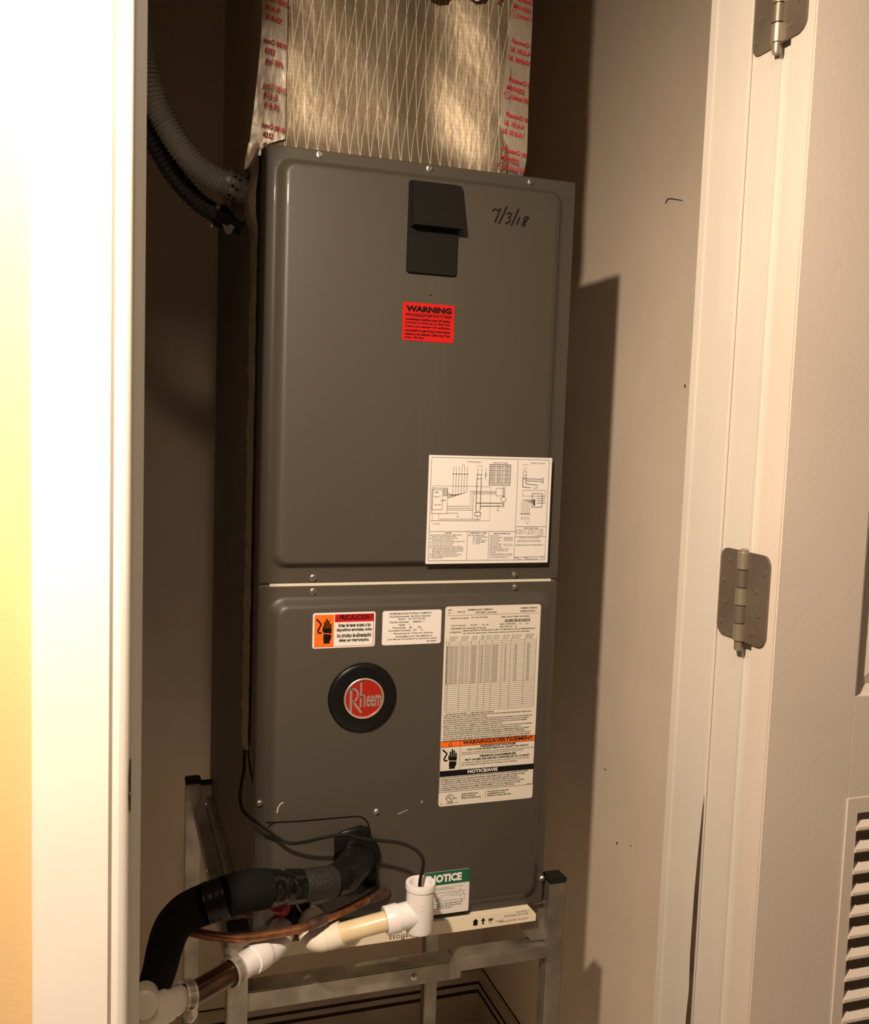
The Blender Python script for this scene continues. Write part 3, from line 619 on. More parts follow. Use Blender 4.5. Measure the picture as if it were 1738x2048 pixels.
    text(b, 'C', x0+.0105, .1868, YP, h=.0026, bold=.02); text(b, 'US', x0+.0232, .1868, YP, h=.0024, w=.0044, bold=.02)
    b.lathe([(.0050, 0), (.0057, 0)], (x0+.0175, YP, .1885), (0, -1, 0), 26, cap=False)
    text(b, 'U', x0+.0146, .1882, YP, h=.0040, w=.0028, bold=.02); text(b, 'L', x0+.0178, .1858, YP, h=.0042, w=.0026, bold=.02)
    text(b, 'LISTED', x0+.0122, .1798, YP, h=.0024, w=.0110, bold=.02); text(b, '752J', x0+.025, .1798, YP, h=.0018, w=.005); text(b, '06', x0+.003, .1800, YP, h=.0018, w=.003)
    for i, (l, ww, l2, w2) in enumerate((('SUITABLE FOR USE WITH R-410A', .026, 'POUVANT ETRE UTILISE AVEC', .034), ('DESIGN LOW SIDE 300 PSIG', .022, 'LE REFRIGERANT R-410A', .029), ('TESTED LOW SIDE 450 PSIG', .031, 'PRESSION D ESSAI 450 PSIG', .038))):
        text(b, l, x0+.035, .1918-.0032*i, YP, h=.0020, w=ww, bold=.03); text(b, l2, x0+.076, .1920-.0032*i, YP, h=.0020, w=w2, bold=.03)
    b.rect(x0+.0725, x0+.0729, .1835, .1945, YP); text(b, '92-103039-63', x1-.012, zs+.0010, YP, h=.0012, w=.009, bold=.02)
    b.mi(2); text(b, 'NOTICE/AVIS', x0+w*.45, zn0+.0022, YP-.0001, h=.0052, w=.047, align='c', bold=.025)
    b.build('print', ['ink', 'p_orange', 'ink_white', 'ink_blue'], s, auto='flat')
    # green notice with its trap drawing
    x0, x1, z0, z1 = .2455, .3176, .0126, .0782
    s = sticker('notice_sticker', x0, x1, z0, z1, 'paper', .002, 'white and green sticker headed NOTICE')
    b = MB(); b.mi(0).rect(x0, x1, z1-.0205, z1, YS-.0001)
    b.mi(1); text(b, 'NOTICE', x0+.0085, z1-.0165, YP, h=.0122, w=.0510, bold=.05)
    b.mi(2); ry = lambda k: z1-.022-k
    text(b, 'DRAIN TRAP IS REQUIRED ON UNIT FOR', x0+.006, ry(.004), YP, h=.0016, w=.055, bold=.0); text(b, 'PROPER CONDENSATE DRAINAGE', x0+.006, ry(.0065), YP, h=.0016, w=.042)
    b.stroke([(x0+.01, ry(.0105)), (x0+.066, ry(.0105))], .0004, YP); b.stroke([(x0+.04, ry(.0165)), (x0+.068, ry(.0165))], .0003, YP); b.stroke([(x0+.01, ry(.0235)), (x0+.066, ry(.0235))], .0004, YP)
    arc = [(x0+.014, ry(.0105))] + [(x0+.022+.008*math.cos(a), ry(.0155)+.0065*math.sin(a)) for a in [math.radians(180+18*k) for k in range(11)]] + [(x0+.036, ry(.0140)), (x0+.060, ry(.0130))]
    b.stroke(arc, .0003, YP); b.stroke([(p[0]+.004 if i < 6 else p[0]-.003, p[1]+.001) for i, p in enumerate(arc[:-2])], .0003, YP)
    for u, k, up in ((.058, .009, 1), (.063, .015, 1), (.058, .018, 0), (.061, .0255, 0)):
        z = ry(k); b.stroke([(x0+u, z-.002), (x0+u, z+.002)], .0004, YP); d = .002 if up else -.002; b.flat([(x0+u-.0009, z+d*.4), (x0+u+.0009, z+d*.4), (x0+u, z+d)], YP)
    text(b, '2"', x0+.052, ry(.0148), YP, h=.0018); text(b, '2"', x0+.064, ry(.0205), YP, h=.0018)
    for i, (l, f) in enumerate((('FAILURE TO INSTALL TRAP MAY RESULT IN', .056), ('PROPERTY DAMAGE. SEE INSTRUCTIONS', .054), ('AND DO NOT BLOCK DRAIN', .040))): text(b, l, x0+.006, ry(.0285+.0034*i), YP, h=.0019, w=f, bold=.02)
    b.build('print', ['p_green', 'ink_white', 'ink_grey'], s, auto='flat')
rating()
def badge():
    cx, cz = .1456, .3466
    b = MB(); b.lathe([(.0492, .0118), (.0490, .0150), (.0470, .0172), (.0420, .0180), (.0302, .0184), (.0298, .0172), (.0001, .0172)], (cx, 0, cz), (0, -1, 0), 64)
    g = b.build('badge', 'badge_black', AH, smooth=True, label='black round badge with red centre')
    ex, ez, R_ = .1466, .3464, .0288
    b = MB(); b.lathe([(R_, .0170), (R_, .0190), (R_-.0008, .0196), (R_-.0022, .0196), (R_-.0028, .0186), (R_-.0028, .0172)], (ex, 0, ez), (0, -1, 0), 64, cap=False); b.build('badge_rim', 'badge_silver', g, smooth=True)
    b = MB(); b.lathe([(R_-.0026, .0172), (R_-.0026, .0182), (.012, .0188), (.0001, .0189)], (ex, 0, ez), (0, -1, 0), 48); b.build('badge_face', 'badge_red', g, smooth=True)
    b = MB(); y = -.0194; q = lambda u, v: (ex+u*R_, ez+v*R_); sw = .0034
    b.stroke([q(-.66, .52), q(-.66, -.68)], sw, y)
    b.stroke([q(-.68, .50), q(-.52, .50), q(-.38, .42), q(-.32, .25), q(-.34, .08), q(-.44, -.08), q(-.58, -.14)], sw*.8, y)
    b.stroke([q(-.54, -.13), q(-.12, -.70)], sw*.95, y)
    b.stroke([q(-.17, .80), q(-.17, -.42)], sw*.78, y); b.stroke([q(-.17, .06), q(-.10, .17), q(-.02, .17), q(.02, .08), q(.02, -.42)], sw*.62, y)
    text(b, 'eem', ex+.10*R_, ez-.43*R_, y, h=.60*R_, w=.76*R_, bold=.02)
    b.build('badge_lettering', 'badge_silver', g, auto='flat')
badge()
def seam_tape():
    # crumpled foil tape over the seam down the left side
    b = MB(); rnd = random.Random(11); ny, nz = 6, 90; vs = []
    for j in range(nz+1):
        z = 1.10-(1.10-.255)*j/nz
        for i in range(ny+1):
            y = .056+.062*i/ny + .004*math.sin(j*.5)*(i == ny) + (.02*max(0, 1-(j/9)**2) if i == ny else 0)
            x = -.0018-.0045*rnd.random()*(1 if 0 < i < ny else .25) - .010*max(0, 1-((j-8)/4)**2)*(1 if 0 < i < ny else .3)
            vs.append((x, y, z))
    b.add(vs, [(j*(ny+1)+i, j*(ny+1)+i+1, (j+1)*(ny+1)+i+1, (j+1)*(ny+1)+i) for j in range(nz) for i in range(ny)])
    b.build('seam_tape', 'foil_tape', AH, smooth=True, auto=180, label='crumpled foil tape strip')
    b = MB(); pl = [(0.1105, -0.0125, 0.1463), (0.1203, -0.0125, 0.1555), (0.1491, -0.0125, 0.1613), (0.1594, -0.0125, 0.1573), (0.1671, -0.0125, 0.1225), (0.1732, -0.0125, 0.0922), (0.1731, -0.0125, 0.0728), (0.1521, -0.0125, 0.0591), (0.1287, -0.0125, 0.0606), (0.1117, -0.0125, 0.0994)]
    n = len(pl); p2 = [(p[0], p[2]) for p in pl]
    c = (sum(p[0] for p in p2)/n, sum(p[1] for p in p2)/n)
    loops(b, [(p2, -.011), (p2, -.017), ([(c[0]+(p[0]-c[0])*.92, c[1]+(p[1]-c[1])*.92) for p in p2], -.020)])
    b.build('pipe_gland', 'rubber', AH, smooth=True)
    b = MB(); b.box(.0300, .0760, -.024, -.0005, .0300, .0900, .003); b.lathe([(.013, 0), (.013, .012), (.010, .014)], (.052, -.024, .058), (0, -1, 0), 20)
    b.build('drain_fitting', 'black', AH, smooth=True)
    b = MB(); p = (0.0319, -0.045, 0.0703); b.lathe([(.0120, -.012), (.0125, .0), (.0115, .008), (.006, .011)], p, (.35, -.5, -.35), 10); b.build('drain_cap', 'red', AH, label='red plastic cap')
seam_tape()
# ================================================================== duct above
DU = thing('supply_duct', (.18, .25, 1.087), 'foil faced square duct with red printed tape, on top of the grey cabinet', 'duct')
def wave(x, z, s): return .0030*math.sin(x*23+z*9+s)+.0026*math.sin(z*31-x*12+1.7*s)+.0016*math.sin(x*60+z*44+s*2.3)
def swell(x):
    # the facing sags in left of centre, turns away in a band, then bellies out towards the right edge
    t = max(0, min(1, (x-.175)/.055)); a = .0052*t*t*(3-2*t)
    t = max(0, min(1, (x-.225)/.115)); return a-.0190*t*t*(3-2*t)
def skirt(z): return -.011*max(0, (1.135-z)/.05)**2
def sheet(name, m, xs, zs, y0, amp, seed, left=None, right=None, bottom=None, thick=True):
    b = MB(); nx, nz = xs, zs; vs = []; rnd = random.Random(seed)
    for j in range(nz+1):
        z = z_rng[0]+(z_rng[1]-z_rng[0])*j/nz
        for i in range(nx+1):
            t = i/nx; xl, xr = left(z), right(z); x = xl+(xr-xl)*t
            vs.append((x, y0+swell(x)*min(1, (z-1.085)/.03)+(skirt(z) if name == 'foil_facing' else 0)-amp*wave(x, z, seed)-.0006*rnd.random()*amp, z))
    b.add(vs, [(j*(nx+1)+i, j*(nx+1)+i+1, (j+1)*(nx+1)+i+1, (j+1)*(nx+1)+i) for j in range(nz) for i in range(nx)])
    return b.build(name, m, DU, smooth=True, auto=180)
z_rng = (1.0875, CEIL)
def duct():
    global z_rng
    b = MB(); b.box(-.003, .372, .046, .50, 1.087, CEIL-.001, .004); b.build('duct_board', 'foil_tape', DU, smooth=True)
    sheet('foil_facing', 'foil', 40, 54, .034, .45, 1.0, left=lambda z: .012, right=lambda z: .345)
    lt = lambda z: -.0065-.0165*max(0, (1.235-z)/.15)**1.3*.8
    z_rng = (1.075, CEIL)
    sheet('foil_tape', 'foil_tape', 8, 80, .0275, .75, 4.0, left=lambda z: lt(max(z, 1.06)), right=lambda z: (.0275 if z > 1.098 else -.004+.0275*max(0, (z-1.088)/.01)))
    z_rng = (1.0875, CEIL)
    sheet('foil_tape', 'foil_tape', 6, 54, .0335, .35, 2.0, left=lambda z: .327+(z-1.09)*.055, right=lambda z: .3735)
    # loose flap hanging past the corner of the cabinet
    b = MB(); p = [(-0.0212, 0.02, 1.0885), (-0.0062, 0.02, 1.0891), (-0.0099, 0.02, 1.0727), (-0.0168, 0.02, 1.0604), (-0.0258, 0.02, 1.0536), (-0.0254, 0.02, 1.067)]
    vs = []; 
    for q in p: vs.append((q[0], .022+random.uniform(-.004, .004), q[2]))
    vs.append((sum(v[0] for v in vs)/6, .014, sum(v[2] for v in vs)/6)); b.add(vs, [(i, (i+1) % 6, 6) for i in range(6)]); b.build('tape_flap', 'foil_tape', DU, smooth=True, auto=180)
    # crumpled patch across the top
    b = MB(); rnd = random.Random(8); nx, nz = 16, 8; vs = []
    for j in range(nz+1):
        for i in range(nx+1):
            vs.append((.185+.135*i/nx, .018-.011*rnd.random(), 1.318+.07*j/nz+.006*math.sin(i*.9)*(j == 0)+.012*(i/nx-.5)*(j == 0)))
    b.add(vs, [(j*(nx+1)+i, j*(nx+1)+i+1, (j+1)*(nx+1)+i+1, (j+1)*(nx+1)+i) for j in range(nz) for i in range(nx)]); b.build('foil_patch', 'foil_tape', DU, smooth=True, auto=30)
    y = .0172
    A = ('Fasson\u00ae 08', 'UL 181A-P', 'UL 181B-FX'); B = ('Fasson\u00ae 08', 'MH14352', '\u24ca Listed 70P')
    for k, z in enumerate((1.3285, 1.2700, 1.2175, 1.1690, 1.1205, 1.385, 1.44)):
        G = B if k % 2 == 0 else A; b = MB()
        for j, l in enumerate(G):
            xx = .3345+(z-1.09)*.045-.0022*j; zz = z-.0118*j
            if l[0] == '\u24ca':
                b.lathe([(.0044, 0), (.0052, 0)], (xx+.003, y, zz+.0035), (0, -1, 0), 20, cap=False); text(b, 'U', xx+.0010, zz+.0024, y, h=.0030, w=.0024); text(b, 'L', xx+.0036, zz+.0010, y, h=.0034, w=.0020); text(b, l[2:], xx+.009, zz, y, h=.0068, w=.030, rot=-.16, bold=.03, xmax=.3725)
            else: text(b, l, xx, zz, y, h=.0070, w=(.037, .031, .034)[j] if G is A else (.037, .027)[j], rot=-.16, bold=.03, xmax=.3725)
        b.build('red_print', 'ink_red', DU, auto='flat')
    A = ('son\u00ae 0810', '81A-P', '81B-FX'); B = ('son\u00ae 0810', '4352', 'sted 70P6')
    for k, z in enumerate((1.2730, 1.2190, 1.1630, 1.1120, 1.325, 1.378)):
        G = A if k % 2 == 0 else B
        b = MB()
        for j, l in enumerate(G): text(b, l, max(-.004, lt(z-.012*j)+.003)+(.001*j), z-.0125*j, .0222, h=.0072, w=(.030, .019, .021)[j] if G is A else (.030, .014, .024)[j], rot=-.19, bold=.03)
        b.build('red_print', 'ink_red', DU, auto='flat')
    for l, x, z, h, r in (('062', .232, 1.331, .015, -.25), ('6SS', .200, 1.338, .010, -.9), ('20', .262, 1.352, .014, 1.2), ('181', .276, 1.322, .010, 1.35), ('Fasson', .318, 1.316, .008, 1.25)): b = MB(); text(b, l, x, z, .0058, h=h, rot=r, bold=.03); b.build('red_print', 'ink_red', DU, auto='flat')
duct()
# ================================================================== conduits entering the left side
def conduit(name, label, pts, r, amp, pitch, m, fit):
    P = [Vector(p) for p in pts]; S = spline(P, 40)
    Ltot = sum((S[i+1]-S[i]).length for i in range(len(S)-1))
    n = int(Ltot/pitch*6); R_ = []; acc = 0; i = 0; seg = 0
    for k in range(n+1):
        d = Ltot*k/n
        while i < len(S)-2 and acc+(S[i+1]-S[i]).length < d: acc += (S[i+1]-S[i]).length; i += 1
        L1 = (S[i+1]-S[i]).length; R_.append(S[i]+(S[i+1]-S[i])*((d-acc)/L1 if L1 else 0))
    t = thing(name, P[-1], label, 'conduit')
    b = MB(); b.tube(R_, lambda u: r+amp*math.sin(u*Ltot/pitch*2*math.pi), 20); b.build('ribbed_sleeve', m, t, smooth=True, auto=60)
    d = (R_[-1]-R_[-8]).normalized(); o = R_[-1]
    fit(t, o, d)
    return t
def fit1(t, o, d):
    b = MB(); b.lathe([(.0195, -.004), (.0205, -.001), (.0205, .004), (.0190, .005), (.0190, .020), (.0182, .021), (.0182, .026), (.0160, .027), (.0160, .040)], o, d, 28); c = b.build('connector', 'zinc', t, smooth=True)
    e = d.orthogonal()
    for h in (.009, .016):
        for a in range(8):
            v = Matrix.Rotation(a*math.pi/4+h*20, 3, d) @ e.normalized(); b = MB(); b.lathe([(.0024, 0), (.0024, .001), (.0012, .0014)], o+d*h+v*.0184, v, 8); b.build('set_screw', 'blackm', c)
conduit('grey_conduit', 'thick grey ribbed flexible conduit curving into the cabinet side, above the black one', [(-.168, .20, 1.755), (-.160, .18, 1.32), (-0.141, 0.16, 1.1911), (-0.1175, 0.16, 1.1366), (-0.0876, 0.16, 1.0963), (-0.0581, 0.16, 1.0747), (-0.034, 0.16, 1.0655)], .0172, .0013, .0058, 'cond_grey', fit1)
def fit2(t, o, d):
    b = MB(); b.lathe([(.0150, -.004), (.0172, -.002), (.0172, .006), (.0150, .007), (.0150, .016), (.0125, .017), (.0125, .036)], o, d, 8); c = b.build('connector', 'blackm', t)
    b = MB(); b.lathe([(.004, 0), (.004, .006), (.003, .007)], o+Vector((-.004, -.016, .006)), (-.2, -1, .5), 10); b.build('clamp_screw', 'screw', c)
    b = MB(); b.lathe([(.003, 0), (.003, .005), (.002, .006)], o+Vector((-.012, -.010, -.017)), (-.3, -1, -.5), 10); b.build('clamp_screw', 'screw', c)
    b = MB(); v0 = [(-0.0386, 0.19, 1.022), (-0.0228, 0.19, 1.0366), (-0.0008, 0.19, 1.0302), (-0.0036, 0.19, 1.0212), (-0.0166, 0.19, 1.0126), (-0.0223, 0.19, 1.0005), (-0.0295, 0.19, 0.9998)]; b.add(v0+[(p[0], p[1]+.003, p[2]) for p in v0], [tuple(range(7)), tuple(range(7, 14))[::-1]]+[(i, (i+1) % 7, 7+(i+1) % 7, 7+i) for i in range(7)]); b.build('strap_bracket', 'unit_side', t)
conduit('black_conduit', 'black ribbed flexible conduit running below the thick grey one', [(-.175, .23, 1.755), (-.170, .22, 1.26), (-0.1508, 0.2, 1.1572), (-0.1326, 0.2, 1.1225), (-0.1028, 0.2, 1.0774), (-0.0682, 0.2, 1.0433), (-0.0376, 0.2, 1.0276)], .0140, .0009, .0075, 'cond_black', fit2)

# ================================================================== stand
ST = thing('steel_stand', (.222, .29, FLOOR), 'galvanised tube stand with capped legs under the grey cabinet', 'stand')
def stand():
    for x0, y0, zt in ((-.0335, -.012, .022), (.4505, -.012, .036), (-.0470, .570, .020), (.4560, .570, .020)):
        b = MB(); b.box(x0, x0+.0280, y0, y0+.028, FLOOR+.002, zt, .0018); l = b.build('leg', 'steel', ST)
        b = MB(); b.box(x0-.0008, x0+.0288, y0-.0008, y0+.0288, zt, zt+.0085, .002); b.build('end_cap', 'blackm', l)
        b = MB(); b.box(x0-.002, x0+.030, y0-.002, y0+.030, FLOOR, FLOOR+.012, .002); b.build('foot_cap', 'blackm', l)
    b = MB(); b.box(.300, .4505, -.0105, .022, -.0830, -.0625, .0012); b.build('rail', 'steel', ST)
    b = MB(); b.box(-.0055, .310, -.0120, .0235, -.0925, -.0640, .0014); r = b.build('rail_sleeve', 'steel', ST)
    b = MB(); b.lathe([(.0048, 0), (.0048, .0014), (.0036, .0018)], (.2365, -.0120, -.0785), (0, -1, 0), 16); b.lathe([(.0030, .0016), (.0030, .0045)], (.2365, -.0120, -.0785), (0, -1, 0), 6); b.build('bolt', 'screw', r)
    b = MB(); b.box(-.0305, -.0085, .016, .571, -.052, -.026, .0014); b.build('rail', 'steel', ST)
    b = MB(); b.box(.4545, .4765, .016, .571, -.052, -.026, .0014); b.build('rail', 'steel', ST)
    b = MB(); b.box(-.0190, .4560, .573, .593, -.088, -.064, .0014); b.build('rail', 'steel', ST)
    # angle bars that carry the cabinet and hold the filter between them
    for s in (0, 1):
        if s == 0: prof = [(-.0085, -.050), (-.0085, .0028), (.0215, .0028), (.0215, -.0002), (-.0055, -.0002), (-.0055, -.050)]
        else: prof = [(.4545, -.050), (.4545, .0028), (.4300, .0028), (.4300, -.0002), (.4515, -.0002), (.4515, -.050)]
        b = MB(); b.prism([(p[0], p[1]) for p in prof], .002, .570, 'xz'); b.build('support_bar', 'steel', ST)
    b = MB(); b.prism([(.4505, -.0100), (.4505, -.0605), (.4305, -.0605), (.4100, -.0340), (.4200, -.0260), (.4380, -.0240), (.4400, -.0100)], .0045, .0075, 'xz'); b.build('corner_gusset', 'steel', ST)
    # plate bolted to the rear left leg
    b = MB(); b.box(-.0195, .0045, .566, .569, -.060, .018, .001); p = b.build('side_plate', 'steel', ST)
    b = MB(); b.box(-.0200, .0050, .5655, .5700, .018, .0285, .001); b.build('plate_cap', 'blackm', p)
    for x, z in ((-.009, -.022),):
        b = MB(); b.lathe([(.0045, 0), (.0045, .003), (.003, .004)], (x, .566, z), (0, -1, 0), 12); b.build('bolt', 'screw', p)
    for x, y, z in ((-.0320, .30, -.030), (.4495, -.001, -.071), (.4495, -.002, -.2100)):
        b = MB(); b.lathe([(.0040, 0), (.0040, .002), (.003, .003)], (x, y, z), (-1, 0, 0), 10); b.build('bolt', 'screw', ST)
stand()
# ------------------------------------------------------------------ filter under the cabinet
FI = thing('air_filter', (.225, .2, -.019), 'cream cardboard edged air filter slid in under the grey cabinet', 'filter')
def filt():
    b = MB(); b.prism([(.0225, -.0185), (.4290, -.0185), (.4290, -.0075), (.4200, .0018), (.0225, .0018)], -.0120, .0180, 'xz'); b.prism([(.0225, -.0185), (.045, -.0185), (.045, -.0010), (.0225, -.0010)], .018, .50, 'xz'); b.prism([(.405, -.0185), (.4280, -.0185), (.4280, -.0010), (.405, -.0010)], .018, .50, 'xz'); b.prism([(.0225, -.0185), (.428, -.0185), (.428, -.0010), (.0225, -.0010)], .48, .50, 'xz'); b.build('frame', 'card', FI)
    b = MB(); b.box(.045, .405, .018, .48, -.0160, -.0040); b.build('filter_media', 'pvcy', FI)
    b = MB(); y = -.0123
    text(b, 'Glasfloss', .2200, -.0095, y, h=.0090, w=.048, align='c', flip=True)
    b.build('lettering', 'ink_grey', FI, auto='flat'); b = MB()
    for x in (.3300,):
        b.flat([(x-.0035, -.0125), (x+.0035, -.0125), (x+.0035, -.0060), (x+.0045, -.0060), (x, -.0020), (x-.0045, -.0060), (x-.0035, -.0060)], y)
        b.build('arrow_mark', 'ink', FI, auto='flat'); b = MB()
    b.flat([(.3410, -.0125), (.3435, -.0125), (.3435, -.0070), (.3460, -.0070), (.3422, -.0020), (.3385, -.0070), (.3410, -.0070)], y)
    b.build('arrow_mark', 'ink', FI, auto='flat'); b = MB()
    b.rect(.351, .358, -.0085, -.0045, y); text(b, 'TO', .351, -.0125, y, h=.0028)
    b.stroke([(.362, -.0105), (.372, -.0105), (.372, -.0085), (.375, -.0112), (.372, -.0135)], .0006, y)
    text(b, 'DISPOSABLE AIR FILTER', .376, -.0060, y, h=.0026, w=.040); text(b, 'REPLACE EVERY 30 DAYS', .368, -.0135, y, h=.0024, w=.048); text(b, '16x20x1', .396, -.0015, y, h=.0022, w=.020)
    b.build('print', 'ink_grey', FI, auto='flat')
filt()
# ================================================================== refrigerant lines
SL = thing('suction_line', (-0.0337, -0.12, 0.1388), 'fat black foam insulated pipe bending left out of the grey cabinet', 'pipe')
def suction():
    pts = [(0.1455, -0.014, 0.1212), (0.1348, -0.045, 0.1246), (0.1157, -0.072, 0.1208), (0.0919, -0.086, 0.1198), (0.0684, -0.095, 0.1235), (0.0462, -0.1, 0.1259), (0.0219, -0.108, 0.1307), (-0.0004, -0.115, 0.1355), (-0.0282, -0.125, 0.1399), (-0.0536, -0.132, 0.14), (-0.0776, -0.132, 0.1335), (-0.0996, -0.124, 0.1208), (-0.1148, -0.114, 0.0991), (-0.123, -0.106, 0.0701), (-0.129, -0.1, 0.0382), (-0.1382, -0.098, 0.0056), (-0.1494, -0.098, -0.0307), (-0.1574, -0.098, -0.077), (-.205, -.095, -.41), (-.228, -.09, -.47)]
    S = [Vector(p) for p in pts]
    def part(name, m, a, b_, rf, n=28, sub=8):
        b = MB(); b.tube(S[a:b_+1], rf, n, sub=sub); return b.build(name, m, SL, smooth=True, auto=60)
    part('elbow_tape', 'rubber', 0, 3, lambda t: .0250-.0034*t+.0006*math.sin(t*17))
    part('foam_sleeve', 'foam2', 3, 5, lambda t: .0212)
    part('tape_wrap', 'tapeb', 5, 7, lambda t: .0218+.0022*t-.0030*math.exp(-((t-.52)/.09)**2)+.0005*math.sin(t*40))
    part('foam_sleeve', 'foam', 7, 9, lambda t: .0247+.0008*math.sin(t*3.1))
    part('tape_wrap', 'rubber', 9, 10, lambda t: .0254+.0006*math.sin(t*25))
    part('foam_sleeve', 'foam', 10, 19, lambda t: .0246-.0064*min(1, t*2.9))
    b = MB(); b.lathe([(.0300, .0), (.0300, .004), (.0285, .007), (.0250, .008), (.0236, .010)], (S[0].x, -.019, S[0].z), (0, -1, 0), 36); b.build('gland_ring', 'rubber', SL, smooth=True)
suction()
LL = thing('liquid_line', (0.0068, -0.11, 0.0708), 'thin bare copper pipe running below the fat black foam pipe', 'pipe')
def liquid():
    pts = [(0.1913, -0.013, 0.0581), (0.1607, -0.035, 0.0638), (0.1252, -0.062, 0.0673), (0.0842, -0.084, 0.0677), (0.0476, -0.1, 0.0679), (0.01, -0.11, 0.071), (-0.0292, -0.118, 0.0755), (-0.0669, -0.122, 0.0856), (-0.094, -0.118, 0.0938), (-0.11, -0.105, 0.0957)]
    b = MB(); b.tube(pts, .0060, 16, sub=8); b.build('copper_tube', 'copper', LL, smooth=True, auto=60)
    for a, c, r in (((0.0857, -0.0835, 0.068), (0.0589, -0.096, 0.0684), .0076), ((0.1895, -0.014, 0.0581), (0.1536, -0.04, 0.065), .0073)):
        b = MB(); A, C = Vector(a), Vector(c); b.tube([A, A+(C-A)*.12, A+(C-A)*.5, A+(C-A)*.85, C], lambda t: r*(1-.14*(abs(t-.5) > .42)), 16); b.build('coupling', 'copperd', LL, smooth=True, auto=50, label='scorched brazed coupling')
    b = MB(); b.tube([(-0.0965, -0.09, 0.0767), (-0.1034, -0.085, 0.0591), (-0.112, -0.08, 0.0343), (-0.1211, -0.08, 0.0156), (-0.1283, -0.08, -0.0033)], .0050, 12, sub=6); b.build('down_pipe', 'copperd', LL, smooth=True)
liquid()
# ------------------------------------------------------------------ drain tee on the right
TE = thing('cleanout_tee', (0.213, -0.1, 0.0464), 'white plastic drain tee standing open at the top with black wire in it', 'pipe fitting')
def tee():
    c = (0.2117, -0.1, 0.0856); x, y = c[0], c[1]; zt, zb = .1115, .0430
    b = MB(); b.lathe([(.0155, zb-.0005), (.0182, zb+.0005), (.0190, zb+.003), (.0190, zt-.010), (.0204, zt-.0085), (.0206, zt-.002), (.0200, zt), (.0150, zt), (.0143, zt-.001), (.0140, zt-.03), (.0138, zb+.006), (.0010, zb+.006)], (x, y, 0), (0, 0, 1), 48)
    o = Vector((x, y, .0690)); d = (Vector((0.1735, -0.1, 0.0639))-o).normalized()
    b.lathe([(.0176, .006), (.0176, .030), (.0192, .0305), (.0192, .0480), (.0186, .0490), (.0140, .0490), (.0138, .030)], o, d, 40, cap=False)
    b.build('tee_body', 'pvc', TE, smooth=True, auto=35)
    p0 = o+d*.0345; p1 = Vector((0.1112, -0.088, 0.0479)); p2 = Vector((0.0892, -0.08, 0.0384))
    b = MB(); b.tube([p0, (p0+p1)/2, p1, p2], .0133, 24); b.build('drain_pipe', 'cream', TE, smooth=True, auto=60, label='amber stained pipe')
    b = MB(); b.tube([(0.1076, -0.086, 0.046), (0.0935, -0.082, 0.0402), (0.0795, -0.078, 0.0359), (0.0707, -0.068, 0.0346), (0.0686, -0.054, 0.0388), (0.0734, -0.04, 0.0416), (0.0826, -0.016, 0.0345)], lambda t: .0152+.0008*(t < .2)+.0012*(t > .7), 26, sub=8); b.build('elbow', 'pvcy', TE, smooth=True, auto=60)
    b = MB(); text(b, 'NSF', x-.006, .085, y-.0193, h=.003); text(b, '3/4', x-.005, .079, y-.0193, h=.003); b.build('mould_marks', 'pvc', TE, auto='flat')
tee()
DL = thing('condensate_drain', (-0.0661, -0.15, 0.0428), 'white drain elbow with clamped brown water hose at the lower left', 'drain pipe')
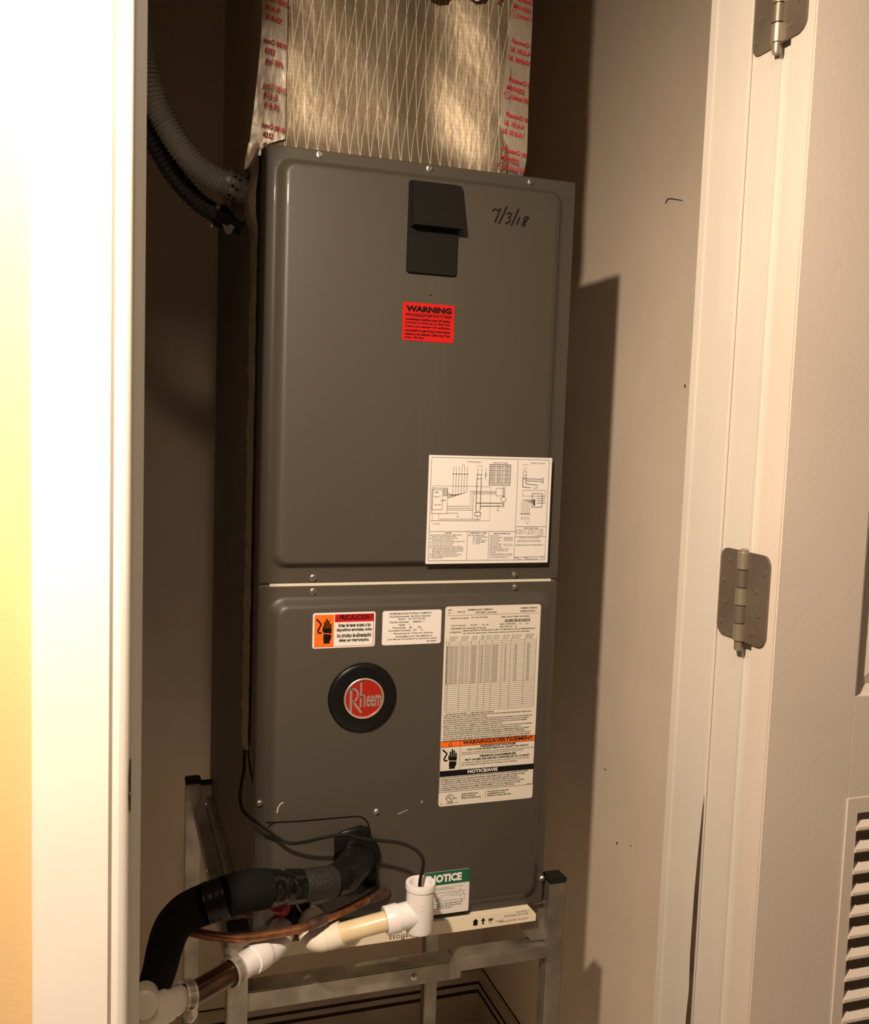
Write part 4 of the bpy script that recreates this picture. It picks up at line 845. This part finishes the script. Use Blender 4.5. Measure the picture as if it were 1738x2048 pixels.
def drain():
    b = MB(); e = [(0.0385, -0.016, 0.0231), (0.0327, -0.045, 0.0348), (0.024, -0.072, 0.0392), (0.0109, -0.092, 0.0416), (-0.0052, -0.108, 0.0439), (-0.0174, -0.118, 0.0446)]
    b.tube(e, lambda t: .0172+.0016*(t > .82)+.001*(t < .3), 28, sub=8); b.build('elbow', 'pvc', DL, smooth=True, auto=60)
    A = Vector((-0.016, -0.117, 0.0445)); B_ = Vector((-0.0363, -0.134, 0.0452)); b = MB(); b.tube([A, (A+B_)/2, B_], .0163, 26); b.build('coupling', 'pvc', DL, smooth=True, auto=60)
    h = [(-0.0323, -0.131, 0.0455), (-0.0523, -0.145, 0.0455), (-0.0729, -0.158, 0.0441), (-0.0916, -0.17, 0.0434), (-0.1109, -0.182, 0.0444)]
    b = MB(); b.tube(h, .0146, 28, sub=5); hs = b.build('clear_hose', 'vinyl', DL, smooth=True, auto=60)
    b = MB(); b.tube(h, .0118, 24, sub=5); b.build('rusty_water', 'water', hs, smooth=True, auto=60)
    def clamp(c, d, r, a0):
        c = Vector(c); d = Vector(d).normalized(); n = 40; w = .0066
        b = MB(); b.lathe([(r, -w), (r+.0009, -w), (r+.0009, w), (r, w), (r, -w)], c, d, n, cap=False); k = b.build('hose_clamp', 'chrome', DL, smooth=True)
        e1 = Vector((-.1, -1, .45)); e1 = (e1-d*e1.dot(d)).normalized(); e2 = Vector((0, 0, 1)); e2 = (e2-d*e2.dot(d)-e1*e2.dot(e1)).normalized(); b = MB()
        for i in range(15):
            a = a0[0]+i*.115; v = e1*math.cos(a)+e2*math.sin(a); tt = d.cross(v)
            q = c+v*(r+.00105); b.add([q-d*w*.62-tt*.0004, q+d*w*.62-tt*.0004, q+d*w*.62+tt*.0004, q-d*w*.62+tt*.0004], [(0, 1, 2, 3)])
        b.build('clamp_slots', 'dirt_shade', k, auto='flat', kind='stuff')
        a = a0[1]; v = e1*math.cos(a)+e2*math.sin(a); tt = d.cross(v)
        b = MB(); b.lathe([(.0052, -.004), (.0056, -.003), (.0056, .006), (.0046, .007), (.0046, .011)], c+v*(r+.005), tt, 8); b.build('clamp_screw', 'chrome', k)
        return k
    d = Vector(h[1])-Vector(h[0]); clamp((-0.0424, -0.138, 0.0452), d, .0172, CLAMP1)
    d = Vector(h[4])-Vector(h[3])+Vector((-.010, 0, .006)); clamp((-0.1032, -0.178, 0.0444), d, .0190, CLAMP2)
    A = Vector((-0.1074, -0.18, 0.0444)); B_ = Vector((-0.1298, -0.196, 0.048)); b = MB(); b.tube([A, (A+B_)/2, B_], .0158, 26); b.build('coupling', 'pvcy', DL, smooth=True, auto=60)
    C_ = Vector((-0.1512, -0.206, 0.0456)); b = MB(); b.tube([B_+(A-B_)*.25, (B_+C_)/2, C_, C_+(C_-B_)*((-.226-C_.x)/(C_.x-B_.x))], lambda t: .0185, 26); b.build('coupling', 'pvcy', DL, smooth=True, auto=60)
    p = Vector((-0.1522, -0.228, 0.0729)); b = MB(); b.lathe([(.0158, -.05), (.0158, -.006), (.0150, -.002), (.011, .0005), (.0001, .001)], p, (-.05, -1, .35), 36); b.build('end_plug', 'pvcy', DL, smooth=True)
CLAMP1, CLAMP2 = (-1.1, 1.15), (-.55, -1.0)
drain()
# ------------------------------------------------------------------ thin wires
b = MB(); b.tube([(-0.01, 0.035, 0.2666), (-0.0112, 0.028, 0.2439), (-0.0164, 0.012, 0.2287), (-0.0202, -0.004, 0.2139), (-0.0163, -0.012, 0.1976), (-0.0005, -0.017, 0.1833), (0.0229, -0.022, 0.1647), (0.0436, -0.03, 0.1538), (0.0654, -0.045, 0.1601), (0.089, -0.056, 0.1686), (0.1139, -0.062, 0.172), (0.1359, -0.064, 0.1649), (0.1623, -0.066, 0.1601), (0.1886, -0.074, 0.1572), (0.206, -0.088, 0.1522), (0.2141, -0.097, 0.1433), (0.2143, -0.1, 0.1312), (0.2107, -0.1, 0.1126), (0.2102, -0.1, 0.0858)], .0023, 10, sub=8)
tag(b.build('float_switch_wire', 'black', smooth=True, auto=60), 'thin black wire looping across the cabinet front into the white tee', 'wire')
b = MB(); b.tube([(-0.0051, 0.035, 0.2662), (-0.0026, 0.03, 0.2425), (0.0013, 0.02, 0.2206)], .0014, 8, sub=6)
tag(b.build('stray_wire', 'black', smooth=True), 'short thin wire end beside the seam tape on the cabinet side', 'wire')
for lab, pts in (('left loop of pinkish wire hanging under the black foam pipe', [(-0.0369, -0.1, 0.1056), (-0.0305, -0.1, 0.0975), (-0.0202, -0.1, 0.0934), (-0.0101, -0.1, 0.0954), (-0.0026, -0.1, 0.1038), (-0.0002, -0.1, 0.1129)]), ('pinkish wire curling beneath the red cap', [(0.0014, -0.09, 0.1077), (0.0078, -0.08, 0.0917), (0.0162, -0.07, 0.0794), (0.0271, -0.065, 0.0741)]), ('short pinkish wire right of the red cap', [(0.0481, -0.07, 0.0877), (0.0529, -0.06, 0.0751), (0.0599, -0.05, 0.0621)]), ('fine copper wire end just above the copper pipe', [(0.1183, -0.06, 0.0786), (0.1295, -0.045, 0.0611), (0.1415, -0.03, 0.0455)])):
    b = MB(); b.tube(pts, .0012, 8, sub=6); tag(b.build('thin_wire', 'wirec', smooth=True), lab, 'wire')
bpy.context.view_layer.update()
